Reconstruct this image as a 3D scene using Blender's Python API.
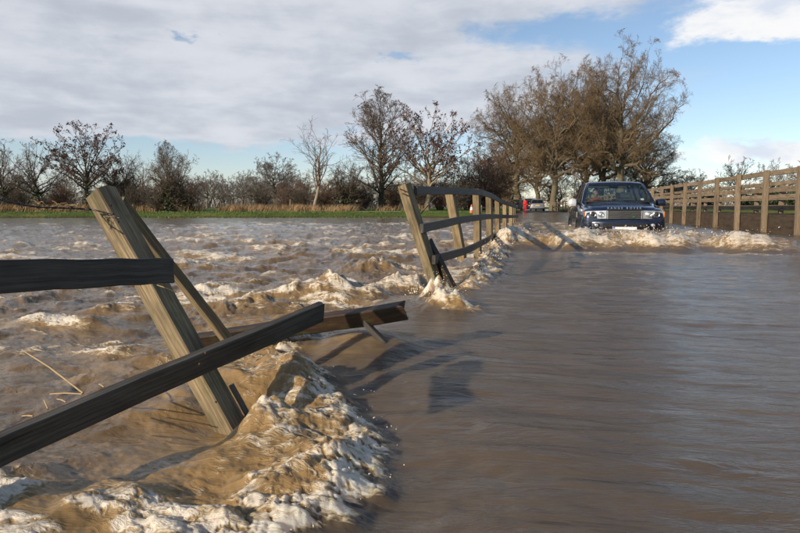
import bpy, bmesh, math, random
import numpy as np
from mathutils import Vector, Matrix, Euler

random.seed(7)
RNG = np.random.default_rng(11)
R = math.radians
for o in list(bpy.data.objects):
    bpy.data.objects.remove(o)
SC = bpy.context.scene
COL = SC.collection

# ------------------------------------------------------------------ camera, world, sun, exposure
EYE = 0.57                      # metres above the far flood level
YAW, PITCH, FPX = R(11.3), math.atan(59.5 / 622.0), 622.0
cam_d = bpy.data.cameras.new('camera')
cam_d.sensor_width = 36.0
cam_d.lens = 36.0 * FPX / 800.0
cam_d.clip_start, cam_d.clip_end = 0.05, 6000.0
cam = bpy.data.objects.new('camera', cam_d)
cam.location = (0, 0, EYE)
cam.rotation_euler = (R(90) - PITCH, 0, YAW)
COL.objects.link(cam)
SC.camera = cam
SC.view_settings.view_transform = 'Standard'
SC.view_settings.look = 'None'
SC.view_settings.gamma = 1.0
SC.view_settings.exposure = 0.30

SUN_EL = R(21.0)
TRAVEL = R(43.0)                # light travels this far to the right of the road's direction
sun_travel = Vector((math.sin(TRAVEL) * math.cos(SUN_EL), math.cos(TRAVEL) * math.cos(SUN_EL), -math.sin(SUN_EL)))
sd = bpy.data.lights.new('sun', 'SUN')
sd.energy = 4.5
sd.angle = R(0.53)
sd.color = (1.0, 0.87, 0.70)
sun = bpy.data.objects.new('sun', sd)
sun.rotation_euler = sun_travel.to_track_quat('-Z', 'Y').to_euler()
sun.location = (-20, -30, 30)
COL.objects.link(sun)

world = bpy.data.worlds.new('World')
SC.world = world
world.use_nodes = True


class NT:
    """small helper for node trees"""
    def __init__(s, tree):
        s.t = tree
        s.t.nodes.clear()

    def n(s, kind, **kw):
        nd = s.t.nodes.new(kind)
        for k, v in kw.items():
            setattr(nd, k, v)
        return nd

    def put(s, sock, v):
        if v is None:
            return
        if hasattr(v, 'is_linked') or hasattr(v, 'links'):
            s.t.links.new(v, sock)
        else:
            sock.default_value = v

    def m(s, op, a, b=None, c=None, clamp=False):
        nd = s.n('ShaderNodeMath', operation=op, use_clamp=clamp)
        for i, v in enumerate((a, b, c)):
            if v is not None:
                s.put(nd.inputs[i], v)
        return nd.outputs[0]

    def vm(s, op, a, b=None):
        nd = s.n('ShaderNodeVectorMath', operation=op)
        s.put(nd.inputs[0], a)
        if b is not None:
            s.put(nd.inputs[1], b)
        return nd.outputs[0]

    def ss(s, x, a, b, lo=0.0, hi=1.0):
        nd = s.n('ShaderNodeMapRange', interpolation_type='SMOOTHSTEP')
        s.put(nd.inputs[0], x)
        for i, v in enumerate((a, b, lo, hi)):
            s.put(nd.inputs[1 + i], v)
        return nd.outputs[0]

    def noise(s, vec, scale, detail=4, rough=0.55, dist=0.0, out=0):
        nd = s.n('ShaderNodeTexNoise')
        s.put(nd.inputs['Vector'], vec)
        nd.inputs['Scale'].default_value = scale
        nd.inputs['Detail'].default_value = detail
        nd.inputs['Roughness'].default_value = rough
        nd.inputs['Distortion'].default_value = dist
        return nd.outputs[out]

    def mix(s, f, a, b):
        nd = s.n('ShaderNodeMix', data_type='RGBA')
        s.put(nd.inputs[0], f)
        s.put(nd.inputs[6], a if hasattr(a, 'links') else (*a, 1.0) if len(a) == 3 else a)
        s.put(nd.inputs[7], b if hasattr(b, 'links') else (*b, 1.0) if len(b) == 3 else b)
        return nd.outputs[2]

    def scale(s, vec, sc):
        nd = s.n('ShaderNodeMapping')
        s.put(nd.inputs[0], vec)
        nd.inputs[3].default_value = sc
        return nd.outputs[0]

    def bump(s, h, strength, dist, normal=None):
        nd = s.n('ShaderNodeBump')
        nd.inputs['Strength'].default_value = strength
        nd.inputs['Distance'].default_value = dist
        s.put(nd.inputs['Height'], h)
        if normal is not None:
            s.put(nd.inputs['Normal'], normal)
        return nd.outputs[0]


def build_world():
    w = NT(world.node_tree)
    out = w.n('ShaderNodeOutputWorld')
    bg = w.n('ShaderNodeBackground')
    sky = w.n('ShaderNodeTexSky', sky_type='NISHITA')
    sky.sun_disc = False
    sky.sun_elevation = SUN_EL
    # direction towards the sun: azimuth measured clockwise from +Y
    sky.sun_rotation = math.atan2(-sun_travel.x, -sun_travel.y) % (2 * math.pi)
    sky.altitude = 30
    sky.air_density = 1.0
    sky.dust_density = 0.25
    sky.ozone_density = 2.0
    tc = w.n('ShaderNodeTexCoord')
    d = tc.outputs['Generated']
    sep = w.n('ShaderNodeSeparateXYZ')
    w.put(sep.inputs[0], d)
    dx, dy, dz = sep.outputs
    az = w.m('ARCTAN2', dx, dy)                      # 0 = along the road, + to the right
    el = w.m('ARCSINE', dz)
    # clouds: layers on a plane overhead
    den = w.m('ADD', w.m('MAXIMUM', dz, 0.0), 0.10)
    cmb = w.n('ShaderNodeCombineXYZ')
    w.put(cmb.inputs[0], w.m('DIVIDE', dx, den))
    w.put(cmb.inputs[1], w.m('DIVIDE', dy, den))
    uv = cmb.outputs[0]
    big = w.noise(uv, 0.55, 2, 0.5)
    fine = w.noise(uv, 1.25, 9, 0.52, 0.2)
    # billows of the low cumulus in direction space
    cm2 = w.n('ShaderNodeCombineXYZ')
    w.put(cm2.inputs[0], az)
    w.put(cm2.inputs[1], w.m('MULTIPLY', el, 2.2))
    puff = w.noise(cm2.outputs[0], 9.0, 8, 0.58, 0.25)
    wisp = w.noise(w.scale(cm2.outputs[0], (2.0, 7.0, 1)), 2.0, 6, 0.55, 0.3)

    wn = w.n('ShaderNodeTexNoise')
    w.put(wn.inputs['Vector'], cm2.outputs[0])
    wn.inputs['Scale'].default_value = 11.0
    wn.inputs['Detail'].default_value = 7.0
    wn.inputs['Roughness'].default_value = 0.62
    wsep = w.n('ShaderNodeSeparateXYZ')
    w.put(wsep.inputs[0], wn.outputs[1])
    azw = w.m('ADD', az, w.m('MULTIPLY', w.m('SUBTRACT', wsep.outputs[0], 0.5), 0.26))
    elw = w.m('ADD', el, w.m('MULTIPLY', w.m('SUBTRACT', wsep.outputs[1], 0.5), 0.085))

    def blob(px, py, sx, sy, amp):
        a = math.atan((px - 525) / 622.0)
        e = math.atan((207 - py) / 622.0)
        qa = w.m('DIVIDE', w.m('SUBTRACT', azw, a), sx / 622.0)
        qe = w.m('DIVIDE', w.m('SUBTRACT', elw, e), sy / 622.0)
        r2 = w.m('ADD', w.m('MULTIPLY', qa, qa), w.m('MULTIPLY', qe, qe))
        return w.m('MULTIPLY', w.m('EXPONENT', w.m('MULTIPLY', r2, -1.0)), amp)

    def addup(lst):
        t = lst[0]
        for q in lst[1:]:
            t = w.m('ADD', t, q)
        return t
    # broad sheet of stratocumulus over the left half of the view and the zenith
    lay = addup([
        blob(60, 40, 330, 95, 0.95), blob(-380, 60, 320, 120, 0.7), blob(300, 70, 170, 62, 0.42), blob(330, -20, 300, 48, 0.62),
        blob(150, 120, 260, 26, 0.22), blob(470, 95, 150, 34, 0.52), blob(420, 105, 130, 30, 0.2), blob(560, 12, 90, 24, 0.25),
        blob(560, 45, 75, 17, -0.50), blob(480, 42, 40, 9, -0.22),
        blob(182, 52, 36, 11, -1.35), blob(62, 59, 40, 8, -0.95), blob(395, 66, 30, 8, -0.8),
        blob(250, 160, 330, 17, -0.75), blob(420, 158, 60, 24, -0.3)])
    cum = addup([
        blob(765, 38, 70, 22, 0.85), blob(712, 47, 55, 15, 0.75), blob(850, 30, 80, 40, 0.6), blob(700, 12, 60, 7, 0.32), blob(775, 56, 60, 10, 0.5),
        blob(745, 163, 75, 13, 0.95), blob(835, 160, 60, 16, 0.6), blob(560, 165, 60, 13, 0.5), blob(475, 162, 26, 9, 0.35),
        blob(690, 112, 110, 26, -0.75), blob(800, 112, 120, 26, -0.6)])
    # everywhere else: a broken general cover
    outside = w.m('MULTIPLY', w.ss(el, 0.42, 0.62), 0.10)
    d1 = addup([lay, outside, w.m('MULTIPLY', w.m('SUBTRACT', fine, 0.5), 1.15), w.m('MULTIPLY', w.m('SUBTRACT', big, 0.5), 0.6),
                w.m('MULTIPLY', w.m('SUBTRACT', wisp, 0.5), 0.35)])
    c1 = w.ss(d1, 0.06, 0.66)
    d2 = w.m('ADD', cum, w.m('MULTIPLY', w.m('SUBTRACT', puff, 0.5), 1.3))
    c2 = w.ss(d2, 0.16, 0.78)
    tone = w.ss(w.m('ADD', w.m('ADD', fine, w.m('MULTIPLY', wisp, 0.40)), w.m('MULTIPLY', puff, 0.60)), 0.78, 1.18)
    grey = w.mix(tone, (3.80, 4.08, 4.62), (5.35, 5.52, 5.92))
    tone2 = w.ss(puff, 0.36, 0.62)
    white = w.mix(tone2, (5.3, 5.7, 6.5), (7.4, 7.3, 7.2))
    skyc = w.n('ShaderNodeHueSaturation')
    skyc.inputs['Saturation'].default_value = 0.92
    skyc.inputs['Value'].default_value = 1.0
    w.put(skyc.inputs['Color'], sky.outputs[0])
    tint = w.n('ShaderNodeMix', data_type='RGBA', blend_type='MULTIPLY')
    tint.inputs[0].default_value = 1.0
    w.put(tint.inputs[6], skyc.outputs[0])
    w.put(tint.inputs[7], w.mix(w.ss(el, 0.0, 0.22), (0.97, 0.97, 1.10), (0.95, 0.98, 1.03)))
    c = w.mix(w.m('MULTIPLY', c1, 0.94), tint.outputs[2], grey)
    c = w.mix(w.m('MULTIPLY', c2, 0.93), c, white)
    w.put(bg.inputs[0], c)
    bg.inputs[1].default_value = 0.11
    w.put(out.inputs[0], bg.outputs[0])


build_world()

# ------------------------------------------------------------------ calibrated places
cp, sp, cy, sy_ = math.cos(PITCH), math.sin(PITCH), math.cos(YAW), math.sin(YAW)
FWD = Vector((-sy_, cy, 0))
RGT = Vector((cy, sy_, 0))


def at(px, py, d):
    """place seen at photograph position (px, py), d metres ahead of the camera"""
    a = (px - 400.0) / FPX
    b = -(py - 266.5) / FPX
    f = cp + b * sp
    u = b * cp - sp
    return Vector((0, 0, EYE)) + (FWD * f + RGT * a + Vector((0, 0, u))) * (d / f)


def on_level(px, py, z):
    a = (px - 400.0) / FPX
    b = -(py - 266.5) / FPX
    f = cp + b * sp
    u = b * cp - sp
    t = (z - EYE) / u
    return Vector((0, 0, EYE)) + (FWD * f + RGT * a + Vector((0, 0, u))) * t


# ------------------------------------------------------------------ noise in numpy
_perm = RNG.permutation(1024).astype(np.int64)
_ang = RNG.random(1024) * 2 * np.pi
_gx, _gy = np.cos(_ang), np.sin(_ang)


def perlin(x, y, seed=0):
    xi = np.floor(x).astype(np.int64)
    yi = np.floor(y).astype(np.int64)
    xf, yf = x - xi, y - yi
    u = xf * xf * xf * (xf * (xf * 6 - 15) + 10)
    v = yf * yf * yf * (yf * (yf * 6 - 15) + 10)

    def g(ix, iy, fx, fy):
        h = _perm[(_perm[(ix + seed * 37) & 1023] + iy + seed * 101) & 1023]
        return _gx[h] * fx + _gy[h] * fy
    a = g(xi, yi, xf, yf)
    b = g(xi + 1, yi, xf - 1, yf)
    c = g(xi, yi + 1, xf, yf - 1)
    d = g(xi + 1, yi + 1, xf - 1, yf - 1)
    return 1.5 * ((a + u * (b - a)) + v * ((c + u * (d - c)) - (a + u * (b - a))))


def fbm(x, y, oct=4, seed=0, gain=0.5):
    t, a, f = 0.0, 1.0, 1.0
    for k in range(oct):
        t = t + a * perlin(x * f + k * 7.3, y * f - k * 3.1, seed + k)
        a *= gain
        f *= 2.03
    return t


def sst(a, b, x):
    t = np.clip((x - a) / (b - a), 0, 1)
    return t * t * (3 - 2 * t)


# ------------------------------------------------------------------ materials
MATS = {}


def new_mat(name):
    m = bpy.data.materials.new(name)
    m.use_nodes = True
    MATS[name] = m
    t = NT(m.node_tree)
    out = t.n('ShaderNodeOutputMaterial')
    p = t.n('ShaderNodeBsdfPrincipled')
    t.put(out.inputs[0], p.outputs[0])
    return m, t, p, out


def plain(name, col, rough=0.5, metal=0.0, coat=0.0, var=0.15, scale=20.0, bump=0.0, spec=0.5):
    m, t, p, out = new_mat(name)
    tc = t.n('ShaderNodeTexCoord')
    nz = t.noise(tc.outputs['Object'], scale, 5, 0.6)
    c = t.mix(nz, tuple(max(0, v * (1 - var)) for v in col), tuple(min(1, v * (1 + var)) for v in col))
    t.put(p.inputs['Base Color'], c)
    t.put(p.inputs['Roughness'], t.m('ADD', rough - 0.06, t.m('MULTIPLY', nz, 0.12), clamp=True))
    p.inputs['Metallic'].default_value = metal
    p.inputs['Coat Weight'].default_value = coat
    p.inputs['Coat Roughness'].default_value = 0.05
    p.inputs['Specular IOR Level'].default_value = spec
    if bump:
        t.put(p.inputs['Normal'], t.bump(nz, 0.5, bump))
    return m


def wood(name, c0, c1, green=0.0, rough=0.8, relief=0.004, wet=0.0):
    """sawn timber: uv.x runs along the board in metres, uv.y round it"""
    m, t, p, out = new_mat(name)
    uv = t.n('ShaderNodeUVMap').outputs[0]
    oi = t.n('ShaderNodeObjectInfo')
    off = t.n('ShaderNodeCombineXYZ')
    t.put(off.inputs[0], t.m('MULTIPLY', oi.outputs['Random'], 31.0))
    t.put(off.inputs[1], t.m('MULTIPLY', oi.outputs['Random'], 17.0))
    v = t.vm('ADD', uv, off.outputs[0])
    g1 = t.noise(t.scale(v, (2.2, 85.0, 1)), 1.0, 6, 0.62, 0.25)
    g2 = t.noise(t.scale(v, (9.0, 330.0, 1)), 1.0, 3, 0.6)
    bl = t.noise(t.scale(v, (3.0, 9.0, 1)), 1.0, 5, 0.6)
    grain = t.m('ADD', t.m('MULTIPLY', g1, 0.65), t.m('MULTIPLY', g2, 0.35))
    c = t.mix(t.ss(grain, 0.32, 0.66), c0, c1)
    c = t.mix(t.m('MULTIPLY', t.ss(bl, 0.42, 0.70), 0.65), c, tuple(x * 0.5 for x in c0))
    crack = t.ss(g1, 0.36, 0.27)
    c = t.mix(t.m('MULTIPLY', crack, 0.75), c, tuple(x * 0.25 for x in c0))
    if green:
        gn = t.noise(t.scale(v, (7.0, 22.0, 1)), 1.0, 6, 0.65)
        c = t.mix(t.m('MULTIPLY', t.ss(gn, 0.50, 0.68), green), c, (0.085, 0.095, 0.022))
    tint = t.m('ADD', 0.82, t.m('MULTIPLY', oi.outputs['Random'], 0.36))
    hs = t.n('ShaderNodeHueSaturation')
    t.put(hs.inputs['Value'], tint)
    t.put(hs.inputs['Color'], c)
    t.put(p.inputs['Base Color'], hs.outputs[0])
    t.put(p.inputs['Roughness'], t.m('SUBTRACT', rough, t.m('MULTIPLY', bl, wet), clamp=True))
    p.inputs['Specular IOR Level'].default_value = 0.3
    h = t.m('SUBTRACT', grain, t.m('MULTIPLY', crack, 0.6))
    t.put(p.inputs['Normal'], t.bump(h, 0.75, relief))
    return m


WOOD_POST = wood('weathered_post_wood', (0.085, 0.062, 0.034), (0.350, 0.262, 0.150), green=0.60)
WOOD_POST_FAR = wood('tan_post_wood', (0.12, 0.085, 0.045), (0.320, 0.232, 0.125), green=0.35)
WOOD_RAIL = wood('dark_wet_rail_wood', (0.030, 0.026, 0.021), (0.098, 0.086, 0.070), green=0.10, rough=0.75, wet=0.35)
WOOD_RED = wood('wet_broken_rail_wood', (0.024, 0.016, 0.010), (0.072, 0.038, 0.020), green=0.5, rough=0.6, wet=0.3)
WOOD_BRIDGE = wood('tan_bridge_wood', (0.115, 0.082, 0.050), (0.300, 0.224, 0.146), green=0.0)  # tan timber of the footbridge's posts and rails
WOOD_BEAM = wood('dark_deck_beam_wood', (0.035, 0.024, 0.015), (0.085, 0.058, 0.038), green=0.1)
RUST = plain('rusty_iron', (0.10, 0.045, 0.02), 0.8, 0.3, var=0.5, scale=80, bump=0.001)
WIRE = plain('dull_wire_metal', (0.06, 0.055, 0.055), 0.55, 0.7, var=0.3, scale=90)
STRAW = plain('dry_straw', (0.36, 0.245, 0.115), 0.7, var=0.4, scale=60)
STRAWD = plain('dark_straw', (0.10, 0.06, 0.03), 0.6, var=0.3, scale=60)
BARK = plain('tree_bark', (0.105, 0.082, 0.055), 0.9, var=0.45, scale=4, bump=0.03)
BARK_OAK = plain('oak_bark', (0.125, 0.098, 0.058), 0.9, var=0.4, scale=3, bump=0.04)
BARK_PALE = plain('pale_bark', (0.26, 0.20, 0.13), 0.85, var=0.45, scale=5, bump=0.02)
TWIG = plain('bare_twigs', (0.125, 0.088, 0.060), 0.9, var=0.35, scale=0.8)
TWIG_OAK = plain('oak_twigs', (0.150, 0.098, 0.048), 0.9, var=0.35, scale=0.5)
TWIG_RED = plain('reddish_twigs', (0.135, 0.078, 0.052), 0.9, var=0.35, scale=0.8)
TWIG_DARK = plain('hedge_twigs', (0.095, 0.074, 0.050), 0.9, var=0.4, scale=1.2)
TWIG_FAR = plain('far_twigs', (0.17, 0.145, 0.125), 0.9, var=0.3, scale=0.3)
IVY = plain('ivy_leaves', (0.040, 0.050, 0.016), 0.5, var=0.5, scale=5)
SEED = plain('brown_seed_clusters', (0.090, 0.036, 0.022), 0.8, var=0.5, scale=5)
EVERG = plain('evergreen_leaves', (0.035, 0.055, 0.022), 0.6, var=0.5, scale=2)
REED = plain('dry_reed_blades', (0.33, 0.205, 0.095), 0.8, var=0.45, scale=1.5)
GRASSB = plain('green_grass_blades', (0.085, 0.13, 0.022), 0.7, var=0.4, scale=1.5)


def mat_ground():
    m, t, p, out = new_mat('meadow_ground')
    tc = t.n('ShaderNodeTexCoord')
    v = tc.outputs['Object']
    n1 = t.noise(v, 0.25, 6, 0.6)
    n2 = t.noise(v, 4.0, 6, 0.7)
    n3 = t.noise(v, 25.0, 4, 0.7)
    g = t.mix(n2, (0.045, 0.075, 0.012), (0.115, 0.155, 0.026))
    g = t.mix(t.ss(n1, 0.52, 0.75), g, (0.145, 0.150, 0.035))
    sep = t.n('ShaderNodeSeparateXYZ')
    t.put(sep.inputs[0], v)
    mud = t.ss(t.m('ADD', sep.outputs[2], t.m('MULTIPLY', t.m('SUBTRACT', n2, 0.5), 0.12)), 0.10, 0.03)
    c = t.mix(mud, g, (0.075, 0.052, 0.030))
    t.put(p.inputs['Base Color'], c)
    p.inputs['Roughness'].default_value = 0.9
    p.inputs['Specular IOR Level'].default_value = 0.15
    t.put(p.inputs['Normal'], t.bump(t.m('ADD', n2, t.m('MULTIPLY', n3, 0.5)), 0.9, 0.06))
    return m


def mat_water():
    m, t, p, out = new_mat('muddy_flood_water')
    tc = t.n('ShaderNodeTexCoord')
    v = tc.outputs['Object']
    at_f = t.n('ShaderNodeAttribute', attribute_name='foam').outputs['Fac']
    at_c = t.n('ShaderNodeAttribute', attribute_name='calm').outputs['Fac']
    at_a = t.n('ShaderNodeAttribute', attribute_name='air').outputs['Fac']
    # lacy break-up of the foam, drawn out along the current (x)
    warp = t.noise(v, 4.0, 3, 0.5, 0.0, 1)
    wv = t.vm('ADD', v, t.scale(t.vm('SUBTRACT', warp, (0.5, 0.5, 0.5)), (0.22, 0.22, 0.22)))
    sv = t.scale(wv, (0.26, 1.0, 0.75))
    f1 = t.noise(sv, 13.0, 7, 0.60, 0.5)
    f2 = t.noise(t.scale(wv, (0.13, 1.0, 0.8)), 60.0, 5, 0.62, 0.3)
    vor = t.n('ShaderNodeTexVoronoi', feature='DISTANCE_TO_EDGE')
    t.put(vor.inputs['Vector'], sv)
    vor.inputs['Scale'].default_value = 26.0
    lace = t.ss(vor.outputs[0], 0.16, 0.0)
    br = t.m('ADD', t.m('MULTIPLY', t.m('SUBTRACT', f1, 0.5), 1.55), t.m('MULTIPLY', t.m('SUBTRACT', f2, 0.5), 0.95))
    br = t.m('ADD', br, t.m('MULTIPLY', lace, 0.16))
    f3 = t.noise(t.scale(wv, (0.35, 1.0, 0.9)), 42.0, 4, 0.65, 0.8)
    br = t.m('ADD', br, t.m('MULTIPLY', t.m('SUBTRACT', f3, 0.5), 0.9))
    foam = t.ss(t.m('ADD', at_f, t.m('MULTIPLY', br, t.ss(at_f, 0.02, 0.30))), 0.32, 1.0)
    air = t.ss(t.m('ADD', at_a, t.m('MULTIPLY', t.m('SUBTRACT', f1, 0.5), 1.1)), 0.10, 1.1)
    silt = t.noise(v, 1.3, 4, 0.6)
    base = t.mix(silt, (0.092, 0.067, 0.044), (0.124, 0.092, 0.062))
    base = t.mix(at_c, t.mix(silt, (0.105, 0.068, 0.034), (0.150, 0.099, 0.051)), base)
    base = t.mix(air, base, (0.275, 0.172, 0.070))
    col = t.mix(t.ss(foam, 0.0, 0.50), base, (0.43, 0.32, 0.185))
    col = t.mix(t.ss(foam, 0.35, 1.0), col, (0.68, 0.59, 0.47))
    t.put(p.inputs['Base Color'], col)
    t.put(p.inputs['Roughness'], t.m('ADD', t.m('ADD', 0.06, t.m('MULTIPLY', at_c, 0.08)), t.m('MULTIPLY', foam, 0.30), clamp=True))
    p.inputs['IOR'].default_value = 1.333
    # the stirred-up froth lets light in
    t.put(p.inputs['Subsurface Weight'], t.m('ADD', 0.40, t.m('MULTIPLY', at_c, 0.45)))
    p.inputs['Subsurface Radius'].default_value = (1.0, 0.62, 0.32)
    t.put(p.inputs['Subsurface Scale'], t.m('ADD', 0.03, t.m('MULTIPLY', at_c, 0.17)))
    # fine ripples: streaked on the smooth sheet over the road, choppy elsewhere
    c1 = t.noise(t.scale(v, (2.2, 8.0, 3.0)), 1.0, 6, 0.60, 0.5)
    c2 = t.noise(t.scale(v, (9.0, 38.0, 10.0)), 1.0, 4, 0.6, 0.4)
    calm_h = t.m('ADD', t.m('MULTIPLY', c1, 0.024), t.m('MULTIPLY', c2, 0.0028))
    chop_h = t.m('ADD', t.m('ADD', t.m('MULTIPLY', f1, 0.018), t.m('MULTIPLY', f3, t.m('MULTIPLY', foam, 0.008))), t.m('MULTIPLY', f2, t.m('ADD', 0.0030, t.m('MULTIPLY', foam, 0.0040))))
    mx = t.n('ShaderNodeMix', data_type='FLOAT')
    t.put(mx.inputs[0], at_c)
    t.put(mx.inputs[2], chop_h)
    t.put(mx.inputs[3], calm_h)
    nrm = t.bump(mx.outputs[0], 1.0, 1.0)
    t.put(p.inputs['Normal'], nrm)
    return m


def mat_road():
    m, t, p, out = new_mat('wet_asphalt')
    tc = t.n('ShaderNodeTexCoord')
    n = t.noise(tc.outputs['Object'], 60, 5, 0.7)
    n1 = t.noise(tc.outputs['Object'], 0.8, 5, 0.6)
    c = t.mix(n, (0.035, 0.034, 0.033), (0.075, 0.072, 0.068))
    t.put(p.inputs['Base Color'], t.mix(t.m('MULTIPLY', n1, 0.5), c, (0.07, 0.055, 0.04)))
    t.put(p.inputs['Roughness'], t.m('ADD', 0.25, t.m('MULTIPLY', n1, 0.4)))
    t.put(p.inputs['Normal'], t.bump(n, 0.4, 0.005))
    return m


def mat_glass(name, tint=(0.75, 0.82, 0.80), refl=1.45):
    m, t, p, out = new_mat(name)
    tr = t.n('ShaderNodeBsdfTransparent')
    tr.inputs[0].default_value = (*tint, 1)
    gl = t.n('ShaderNodeBsdfGlossy')
    gl.inputs['Roughness'].default_value = 0.02
    fr = t.n('ShaderNodeFresnel')
    geo = t.n('ShaderNodeNewGeometry')
    t.put(fr.inputs[0], t.m('ADD', refl, t.m('MULTIPLY', geo.outputs['Backfacing'], 1.0 / refl - refl)))
    mx = t.n('ShaderNodeMixShader')
    t.put(mx.inputs[0], fr.outputs[0])
    t.put(mx.inputs[1], tr.outputs[0])
    t.put(mx.inputs[2], gl.outputs[0])
    t.put(out.inputs[0], mx.outputs[0])
    return m


GROUND, WATER, ROAD = mat_ground(), mat_water(), mat_road()
FOAM = None
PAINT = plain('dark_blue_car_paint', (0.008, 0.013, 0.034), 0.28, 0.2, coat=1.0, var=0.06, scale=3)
BLACKP = plain('black_trim_plastic', (0.012, 0.012, 0.013), 0.5, var=0.2)
RUBBER = plain('tyre_rubber', (0.014, 0.013, 0.012), 0.8, var=0.3)
CHROME = plain('satin_chrome', (0.62, 0.62, 0.60), 0.22, 0.95, var=0.05)
SILVER = plain('silver_rim_and_lit_mirror', (0.62, 0.60, 0.58), 0.3, 0.5, coat=0.6, var=0.05)  # wheel rims; also the sunlit mirror cap, its light put into the colour
GLASS = mat_glass('windscreen_glass', (0.86, 0.92, 0.90))
GLASSD = mat_glass('tinted_glass', (0.55, 0.62, 0.62))
LENS = mat_glass('headlamp_lens', (0.92, 0.93, 0.93), 1.3)
REFLECT = plain('headlamp_reflector', (0.70, 0.70, 0.68), 0.25, 0.75, var=0.1)
AMBER = plain('amber_lens', (0.42, 0.13, 0.02), 0.25, var=0.1)
REDLENS = plain('red_lamp_lens', (0.50, 0.012, 0.012), 0.25, var=0.1)
CREAM = plain('cream_leather', (0.52, 0.46, 0.35), 0.6, var=0.1)
DASH = plain('dark_dashboard', (0.02, 0.02, 0.022), 0.7, var=0.2)
WHITE = plain('white_plate', (0.78, 0.78, 0.76), 0.4, var=0.04)
BLUEP = plain('blue_plate_band', (0.02, 0.12, 0.55), 0.4, var=0.05)
YELLOW = plain('yellow_plate', (0.75, 0.42, 0.03), 0.4, var=0.05)
GREENB = plain('green_badge', (0.01, 0.10, 0.04), 0.3, var=0.1)
LETTER = plain('letter_silver', (0.55, 0.56, 0.58), 0.3, 0.7, var=0.05)
SKIN = plain('skin', (0.52, 0.29, 0.20), 0.55, var=0.1)
HAIR = plain('brown_hair', (0.045, 0.024, 0.012), 0.7, var=0.3)
ORANGE_CL = plain('orange_jumper', (0.50, 0.13, 0.03), 0.85, var=0.2)
RED_CL = plain('red_coat_cloth', (0.62, 0.022, 0.018), 0.75, var=0.15)
DARK_CL = plain('dark_cloth', (0.018, 0.018, 0.022), 0.85, var=0.2)
PAINT_SILVER = plain('silver_car_paint', (0.24, 0.24, 0.24), 0.35, 0.5, coat=0.5, var=0.05, scale=3)
PAINT_NAVY = plain('navy_car_paint', (0.02, 0.035, 0.07), 0.3, 0.3, coat=0.8, var=0.05, scale=3)
PAINT_BLACK = plain('black_car_paint', (0.012, 0.013, 0.016), 0.3, 0.3, coat=0.8, var=0.05, scale=3)
CONE_O = plain('orange_cone_plastic', (0.80, 0.12, 0.02), 0.5, var=0.1)
CONE_W = plain('white_cone_sleeve', (0.80, 0.80, 0.80), 0.4, var=0.05)
GRAVEL = plain('pale_track_gravel', (0.40, 0.34, 0.27), 0.9, var=0.35, scale=12, bump=0.02)


# ------------------------------------------------------------------ objects, parts, labels
def mesh_of(name, verts, faces, mat, smooth=False, uv=None):
    me = bpy.data.meshes.new(name)
    me.from_pydata([tuple(v) for v in verts], [], faces)
    if uv is not None:
        ul = me.uv_layers.new(name='UVMap')
        li = np.empty(len(me.loops), dtype=np.int64)
        me.loops.foreach_get('vertex_index', li)
        ul.data.foreach_set('uv', np.asarray(uv, dtype=np.float32)[li].ravel())
    me.materials.append(mat)
    if smooth:
        me.polygons.foreach_set('use_smooth', [True] * len(me.polygons))
    me.update()
    return me


def np_mesh(name, verts, quads, tris, mat, smooth=True):
    """fast mesh from arrays"""
    me = bpy.data.meshes.new(name)
    nv, nq, nt_ = len(verts), len(quads), len(tris)
    me.vertices.add(nv)
    me.vertices.foreach_set('co', np.ascontiguousarray(verts, dtype=np.float32).ravel())
    loops = np.concatenate([np.asarray(quads, dtype=np.int32).ravel(), np.asarray(tris, dtype=np.int32).ravel()])
    me.loops.add(len(loops))
    me.loops.foreach_set('vertex_index', loops)
    starts = np.concatenate([np.arange(nq) * 4, nq * 4 + np.arange(nt_) * 3]).astype(np.int32)
    me.polygons.add(nq + nt_)
    me.polygons.foreach_set('loop_start', starts)
    if smooth:
        me.polygons.foreach_set('use_smooth', np.ones(nq + nt_, dtype=bool))
    me.materials.append(mat)
    me.update(calc_edges=True)
    me.validate()
    return me


def put(name, me, parent=None, loc=(0, 0, 0)):
    o = bpy.data.objects.new(name, me)
    COL.objects.link(o)
    o.location = loc
    if parent is not None:
        o.parent = parent
    return o


def tag(o, label=None, cat=None, group=None, kind=None):
    if label:
        o['label'] = label
    if cat:
        o['category'] = cat
    if group:
        o['group'] = group
    if kind:
        o['kind'] = kind
    return o


def thing(name, label, cat, loc=(0, 0, 0), rz=0.0, group=None):
    o = bpy.data.objects.new(name, None)
    COL.objects.link(o)
    o.empty_display_size = 0.2
    o.location = loc
    o.rotation_euler = (0, 0, rz)
    return tag(o, label, cat, group)


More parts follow.
